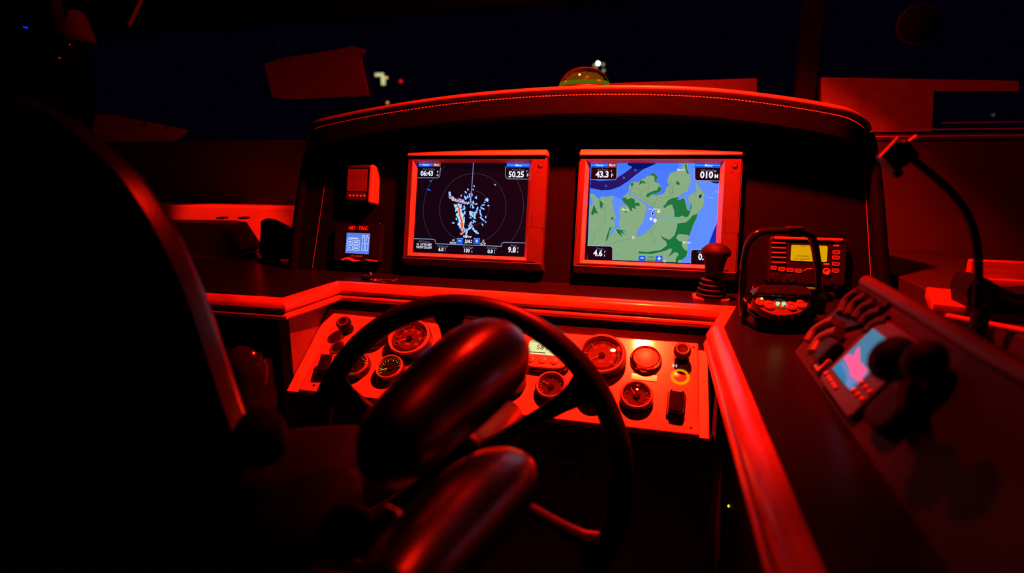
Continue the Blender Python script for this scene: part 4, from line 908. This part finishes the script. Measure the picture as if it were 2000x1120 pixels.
# screen unit
t = thing('side_display', 'small tilted side screen showing blue and pink, with rows of buttons', 'display', SF)
q4 = [sl(*k, .012) for k in ((1625, 720), (1704, 641), (1746, 674), (1659, 762))]
x0, x1 = q4[0].x, q4[3].x; y0, y1 = q4[0].y, q4[1].y
MB().prism(rrect(x1 - x0 + .052, y1 - y0 + .040, .008, cx=(x0 + x1) / 2 + .012, cy=(y0 + y1) / 2 - .002), 0, .010, .003).build('case', mat('side_case', (.06, .05, .05), .45), t)
scr = MB().prism(rrect(x1 - x0, y1 - y0, .002, cx=(x0 + x1) / 2, cy=(y0 + y1) / 2), .009, .0115).build('screen', glow('side_blue', (66, 124, 158), 1.0), t)
pp = [sl(*zz5(*k), .0118)[:2] for k in ((305, 560), (325, 540), (348, 530), (372, 545), (395, 500), (416, 478), (419, 530), (418, 578), (445, 610), (476, 640), (440, 690), (395, 722), (372, 690), (352, 692), (345, 640), (325, 590))]
patch('pink_area', pp, .0118, glow('side_pink', (255, 92, 150), 1.0), scr)
patch('pale_area', [sl(*zz5(*k), .0118)[:2] for k in ((285, 590), (310, 590), (335, 640), (345, 692), (370, 700), (385, 725), (345, 772), (320, 745), (330, 690), (310, 640))], .0117, glow('side_pale', (110, 130, 200), 1.0), scr)
patch('deep_area', [sl(*zz5(*k), .0118)[:2] for k in ((232, 632), (285, 590), (305, 640), (318, 690), (320, 745))], .01165, glow('side_teal', (30, 128, 175), 1.0), scr)
dot_m = mat('side_key', (.55, .42, .48), .4)
for x, y in ((1614, 731), (1619, 739), (1623, 745), (1628, 752), (1632, 758), (1683, 749), (1691, 758), (1699, 767), (1668, 764), (1676, 772), (1684, 781)):
    k = sl(x, y, .010); MB().lathe([(.0032, .009), (.0030, .0118), (.0018, .0128), (0, .013)], (k.x, k.y, 0), 12, cap=False).build('key', dot_m, t)
k = sl(1603, 709, .008); tag(MB().box((0, 0, .004), (.022, .022, .008), .002).build('square_switch', mat('square_sw', (.42, .3, .2), .4)), 'small square switch left of the side screen', 'switch').matrix_world = SF @ Matrix.Translation((k.x, k.y, 0))
k = sl(1751, 659, .004); tag(MB().ball((0, 0, .002), .003, 10, 8).build('indicator_light', glow('red_ind', (235, 10, 30), 1.0)), 'small round red indicator light right of the side screen', 'light').matrix_world = SF @ Matrix.Translation((k.x, k.y, 0))
# louvred speaker at the far end of the slope
t = thing('louvred_speaker', 'louvred speaker housing with curved slats above the side screen', 'speaker', SF)
hp = [sl(*k, .006)[:2] for k in ((1602, 640), (1640, 590), (1668, 566), (1690, 572), (1724, 596), (1742, 628), (1716, 640), (1690, 648), (1672, 690), (1640, 680), (1600, 668))]
cH = V((sum(p[0] for p in hp) / len(hp), sum(p[1] for p in hp) / len(hp), 0))
x0_, x1_ = .002, .118
MB().prism([(.006, .030), (.118, .102), (.118, .134), (.006, .134)], 0, .006, .002).build('housing', black_plastic, t)
for arcp in ([(1640, 612), (1648, 590), (1662, 576), (1676, 568)], [(1654, 616), (1662, 598), (1676, 585), (1692, 578)], [(1668, 622), (1678, 606), (1692, 596), (1708, 590)], [(1680, 632), (1690, 620), (1704, 611), (1722, 606)], [(1692, 648), (1702, 636), (1716, 628), (1734, 624)]):
    pts = spline([tuple(sl(*k, .010)) for k in arcp], 4)
    MB().tube(pts, .0062, 8, flat=.7).build('slat', side_m, t)
# coiled handset cradle left of it
t = thing('handset_cradle', 'dark handset cradle at the near left end of the side console', 'cradle', SF)
for arcp, r in (([(1578, 668), (1592, 648), (1612, 634), (1632, 626)], .007), ([(1590, 690), (1602, 668), (1622, 655), (1640, 650)], .009)):
    MB().tube(spline([tuple(sl(*k, .012)) for k in arcp], 5), r, 10).build('arm', mat('cradle', (.09, .075, .08), .45), t)
a = sl(1612, 682, .010); MB().box((a.x, a.y, .008), (.045, .040, .016), .006).build('body', black_plastic, t)

# twin-lever engine control on the slope
t = thing('engine_control', 'black twin-lever engine control in front of the side screen', 'control', SF)
a, b = sl(1735, 812, .01), sl(1812, 728, .01)
MB().prism(rrect(.050, .092, .016, cx=(a.x + b.x) / 2, cy=(a.y + b.y) / 2 - .002), 0, .018, .007, 3).build('base', black_rubber, t)
for (kx, ky, r) in ((1744, 702, .020), (1806, 706, .017)):
    hk = sl(kx, ky, .066); ft = V(((a.x + b.x) / 2 + (.0 if kx < 1770 else .025), (a.y + b.y) / 2 + (.012 if kx < 1770 else -.01), .014))
    MB().tube(spline([tuple(ft), tuple((ft + hk) / 2 + V((0, 0, .006))), tuple(hk)], 5), .009, 10).build('lever', black_plastic, t)
    MB().ball(hk, r, 20, 14, (1, 1.15, .9)).build('lever_knob', black_rubber, t)

# shelf beyond the rail with a wooden tray, a soft case and the gooseneck lamp
tr = thing('side_shelf', 'low dim shelf beyond the side console rail at right', 'shelf', at=(.8, 1.2, ZC))
SHZ = 1.06
MB().box((0.10, -.1, (SHZ - ZC) / 2 + .001), (.79, 1.35, SHZ - ZC - .002), .004).build('shelf_board', mat('shelf', (.02, .017, .018), .55), tr)
ty = thing('wooden_tray', 'wooden rimmed tray on the right shelf with a dark case in it', 'tray', at=onz(1900, 620, SHZ))
o = ty.location
def rail(p, q_, r, nm='rail', hgt=.02):
    p, q_ = p - o, q_ - o; d = (q_ - p); L = d.length; d.normalize()
    MB().box((p + q_) / 2 + V((0, 0, hgt / 2)), (L, r, hgt), .003, M=Matrix.Rotation(math.atan2(d.y, d.x), 3, 'Z')).build(nm, wood, ty)
f0, f1 = onz(1846, 622, SHZ), onz(2060, 664, SHZ); b0, b1 = onz(1858, 590, SHZ), onz(2060, 560, SHZ)
rail(f0, f1, .012, 'rail', .008)
l0, l1 = onz(1852, 620, SHZ), onz(1838, 590, SHZ)
rail(l0, l1 + (l1 - l0) * .2, .045, 'end_rail', .020)
br0, br1 = onz(1885, 555, SHZ), onz(2080, 566, SHZ)
rail(br0, br1, .02, 'back_rail', .050); rail(br0 + V((0, -.014, 0)), br1 + V((0, -.014, 0)), .012, 'back_ledge', .016)
cs0 = onz(1945, 628, SHZ)
t = thing('soft_case', 'black soft case lying in the wooden tray at the right edge', 'case', at=cs0)
YC = cs0.y
pts = [(1868, 612), (1866, 560), (1880, 534), (1905, 536), (1930, 552), (1962, 566), (2060, 560), (2060, 640), (1960, 628)]
oP = [ony(x, y, YC + .03) - cs0 for x, y in pts]
MB().prism([(k.x, max(.012, k.z)) for k in oP], -.005, .055, .008, 3, T=T).build('body', black_rubber, t)
MB().tube([(oP[4].x, -.004, oP[4].z - .01), (oP[5].x, -.006, oP[5].z - .012), (oP[6].x, -.004, oP[6].z - .012)], .003, 6).build('zip', black_plastic, t)
gb_ = onz(1905, 668, SHZ); YG = gb_.y
t = thing('gooseneck_lamp', 'black gooseneck chart lamp bending left over the side console', 'lamp', at=gb_)
MB().lathe([(.020, 0), (.020, .006), (.011, .012), (.010, .045), (.006, .050)], seg=20).build('base', black_plastic, t)
gp = [ony(x, y, YG) - gb_ for x, y in ((1905, 655), (1908, 590), (1911, 520), (1905, 465), (1890, 420), (1862, 380), (1828, 348), (1792, 318), (1775, 305))]
MB().tube(spline([tuple(k) for k in gp], 5), .0052, 10, upv=V((0, 1, 0))).build('gooseneck', black_rubber, t)
hc = ony(1752, 305, YG) - gb_; ang = math.atan2(270 - 308, 1755 - 1720)
Mh = Matrix.Rotation(math.radians(-40), 3, 'Y')
MB().box(hc, (.036, .032, .030), .005, 2, M=Mh).build('head', black_plastic, t)
a, b = ony(1720, 309, YG - .012) - gb_, ony(1756, 270, YG - .012) - gb_
MB().tube([a, b], .0032, 8).build('head_edge', mat('lamp_edge', (.5, .46, .46), .4), t)  # paler tube puts the head's lit top edge into colour
a, b = ony(1774, 279, YG - .010) - gb_, ony(1791, 267, YG - .010) - gb_
MB().tube([a, b], .0028, 8).build('switch', mat('lamp_edge', (.5, .46, .46), .4), t)  # paler tube for another lit bit of the head, no real switch
a = ony(1750, 338, YG) - gb_; MB().box(a, (.012, .018, .012), .003, M=Mh).build('shade_tip', black_plastic, t)

# ------------------------------------------------------------------ steering wheel
WC = V((-.261, .703, .8675)); WA = math.radians(10.3)
WN = V((0, -math.cos(WA), math.sin(WA))); WU = V((0, math.sin(WA), math.cos(WA)))
WF = frame(WC, V((1, 0, 0)), WU)
sw = thing('steering_wheel', 'black six-spoke steering wheel in front of the gauges', 'steering wheel', WF)
RM, rm = .2335, .0165
MB().tube([(RM * math.cos(2 * PI * i / 72), RM * math.sin(2 * PI * i / 72), 0) for i in range(72)], rm, 14, True, upv=V((0, 0, 1))).build('rim', wheel_leather, sw)
for k in range(6):
    a = math.radians(96 + 60 * k); d = V((math.cos(a), math.sin(a), 0)); s = V((-d.y, d.x, 0))
    rows = [(.040, .034, .013), (.07, .026, .011), (.11, .022, .010), (.15, .023, .010), (.18, .027, .010), (.20, .034, .011), (.214, .048, .012), (.228, .066, .010)]
    def sect(i):
        r, w_, th = rows[i]; c0 = d * r
        return [c0 + s * (w_ / 2 * math.cos(2 * PI * j / 16)) + V((0, 0, th * math.sin(2 * PI * j / 16) + .010 * (1 - r / .23))) for j in range(16)]
    MB().sweep(rows, sect).build('spoke', wheel_leather, sw)
MB().lathe([(0, -.045), (.050, -.040), (.058, -.015), (.058, .008), (.050, .022), (.034, .028), (0, .030)], seg=36, cap=False).build('hub', wheel_leather, sw)
MB().lathe([(.036, -.26), (.036, -.20), (.045, -.10), (.052, -.035)], seg=28).build('column', black_plastic, sw)

# ------------------------------------------------------------------ helm chair in the foreground
YCH = .47
ch = thing('helm_chair', 'black padded helm chair in the left foreground, turned towards the wheel', 'chair', at=(-.62, .40, 0))
o = V((-.62, .40, 0))
cont = [(-420, 240), (-250, 190), (-90, 172), (40, 182), (140, 222), (215, 282), (268, 330), (310, 386), (346, 446), (386, 528), (420, 616), (455, 722), (490, 824), (522, 905), (552, 990), (580, 1068), (606, 1140), (640, 1260), (-300, 1260), (-500, 900)]
cp = spline([(x - 42, y + 4) for x, y in cont[:18]], 3)
P3 = [ony(x, y, YCH) - o for x, y in cp]
base3 = [ony(x, y, YCH) - o for x, y in cont[18:]]
m = MB(); outl3 = P3 + base3
m.prism([(k.x, k.z) for k in outl3], YCH - .40, YCH - .40 + .036, .017, 4, T=T)
bk = m.build('backrest', leather, ch, ang=60)
def pad(name, spine, m_, n=18, parent=ch):
    """spine rows: point, half width, half height; a rounded pad along them"""
    rows = spline([(*p, w_, h_) for p, w_, h_ in spine], 5)
    def sect(i):
        p = V(rows[i][:3]); w_, h_ = rows[i][3:5]
        t_ = V(rows[min(i + 1, len(rows) - 1)][:3]) - V(rows[max(i - 1, 0)][:3]); t_.normalize()
        sd = t_.cross(V((0, 0, 1))).normalized(); up = sd.cross(t_)
        out = []
        for j in range(n):
            a = 2 * PI * j / n; c_, s_ = math.cos(a), math.sin(a)
            out.append(p + sd * (w_ * math.copysign(abs(c_) ** .95, c_)) + up * (h_ * math.copysign(abs(s_) ** .95, s_)))
        return out
    return MB().sweep(rows, sect).build(name, m_, parent, ang=70)
def A(x, y, d): return tuple(atd(x, y, d) - o)
pad('armrest', [(A(735, 905, .47), .004, .006), (A(745, 895, .48), .026, .030), (A(775, 865, .50), .036, .040), (A(830, 810, .54), .042, .046), (A(890, 755, .58), .046, .050), (A(938, 715, .62), .047, .050), (A(972, 700, .65), .042, .046), (A(996, 697, .67), .028, .032), (A(1006, 697, .68), .006, .010)], leather)
pad('armrest', [(A(760, 1190, .36), .03, .03), (A(800, 1130, .39), .034, .032), (A(860, 1060, .44), .038, .036), (A(920, 995, .49), .040, .038), (A(965, 955, .53), .038, .036), (A(1000, 940, .56), .030, .032), (A(1022, 938, .575), .016, .018), (A(1032, 940, .58), .003, .004)], leather)
# seat cushion in two rolls, side bolster, pivot and pedestal
pad('seat_cushion', [(A(480, 930, .66), .02, .02), (A(520, 918, .66), .07, .030), (A(600, 915, .66), .08, .034), (A(680, 915, .66), .08, .032), (A(720, 918, .66), .03, .014)], seat_fabric)
pad('seat_cushion', [(A(500, 1020, .56), .02, .02), (A(540, 1010, .56), .06, .030), (A(610, 1002, .56), .07, .034), (A(670, 1000, .56), .06, .030), (A(700, 1000, .56), .02, .012)], seat_fabric)
pad('side_bolster', [(A(470, 840, .56), .02, .02), (A(495, 850, .56), .028, .030), (A(525, 872, .56), .024, .026), (A(552, 890, .56), .008, .008)], seat_fabric)
k = V(A(768, 1032, .46)); MB().lathe([(.012, 0), (.013, .006), (.010, .016), (0, .019)], k, 20, M=Matrix.Rotation(-.9, 3, 'Y')).build('pivot_knob', chrome, ch)
k = V(A(680, 1040, .50)); MB().ball(k, .024, 16, 10, (1.2, 1, 1)).build('pivot_cover', seat_fabric, ch)
MB().lathe([(.20, 0), (.20, .02), (.05, .05), (.045, .60), (.12, .66)], (.10, .12, 0), 28).build('pedestal', steel, ch)
MB().box((.10, .12, .69), (.46, .42, .06), .02, 3).build('seat_base', black_rubber, ch)
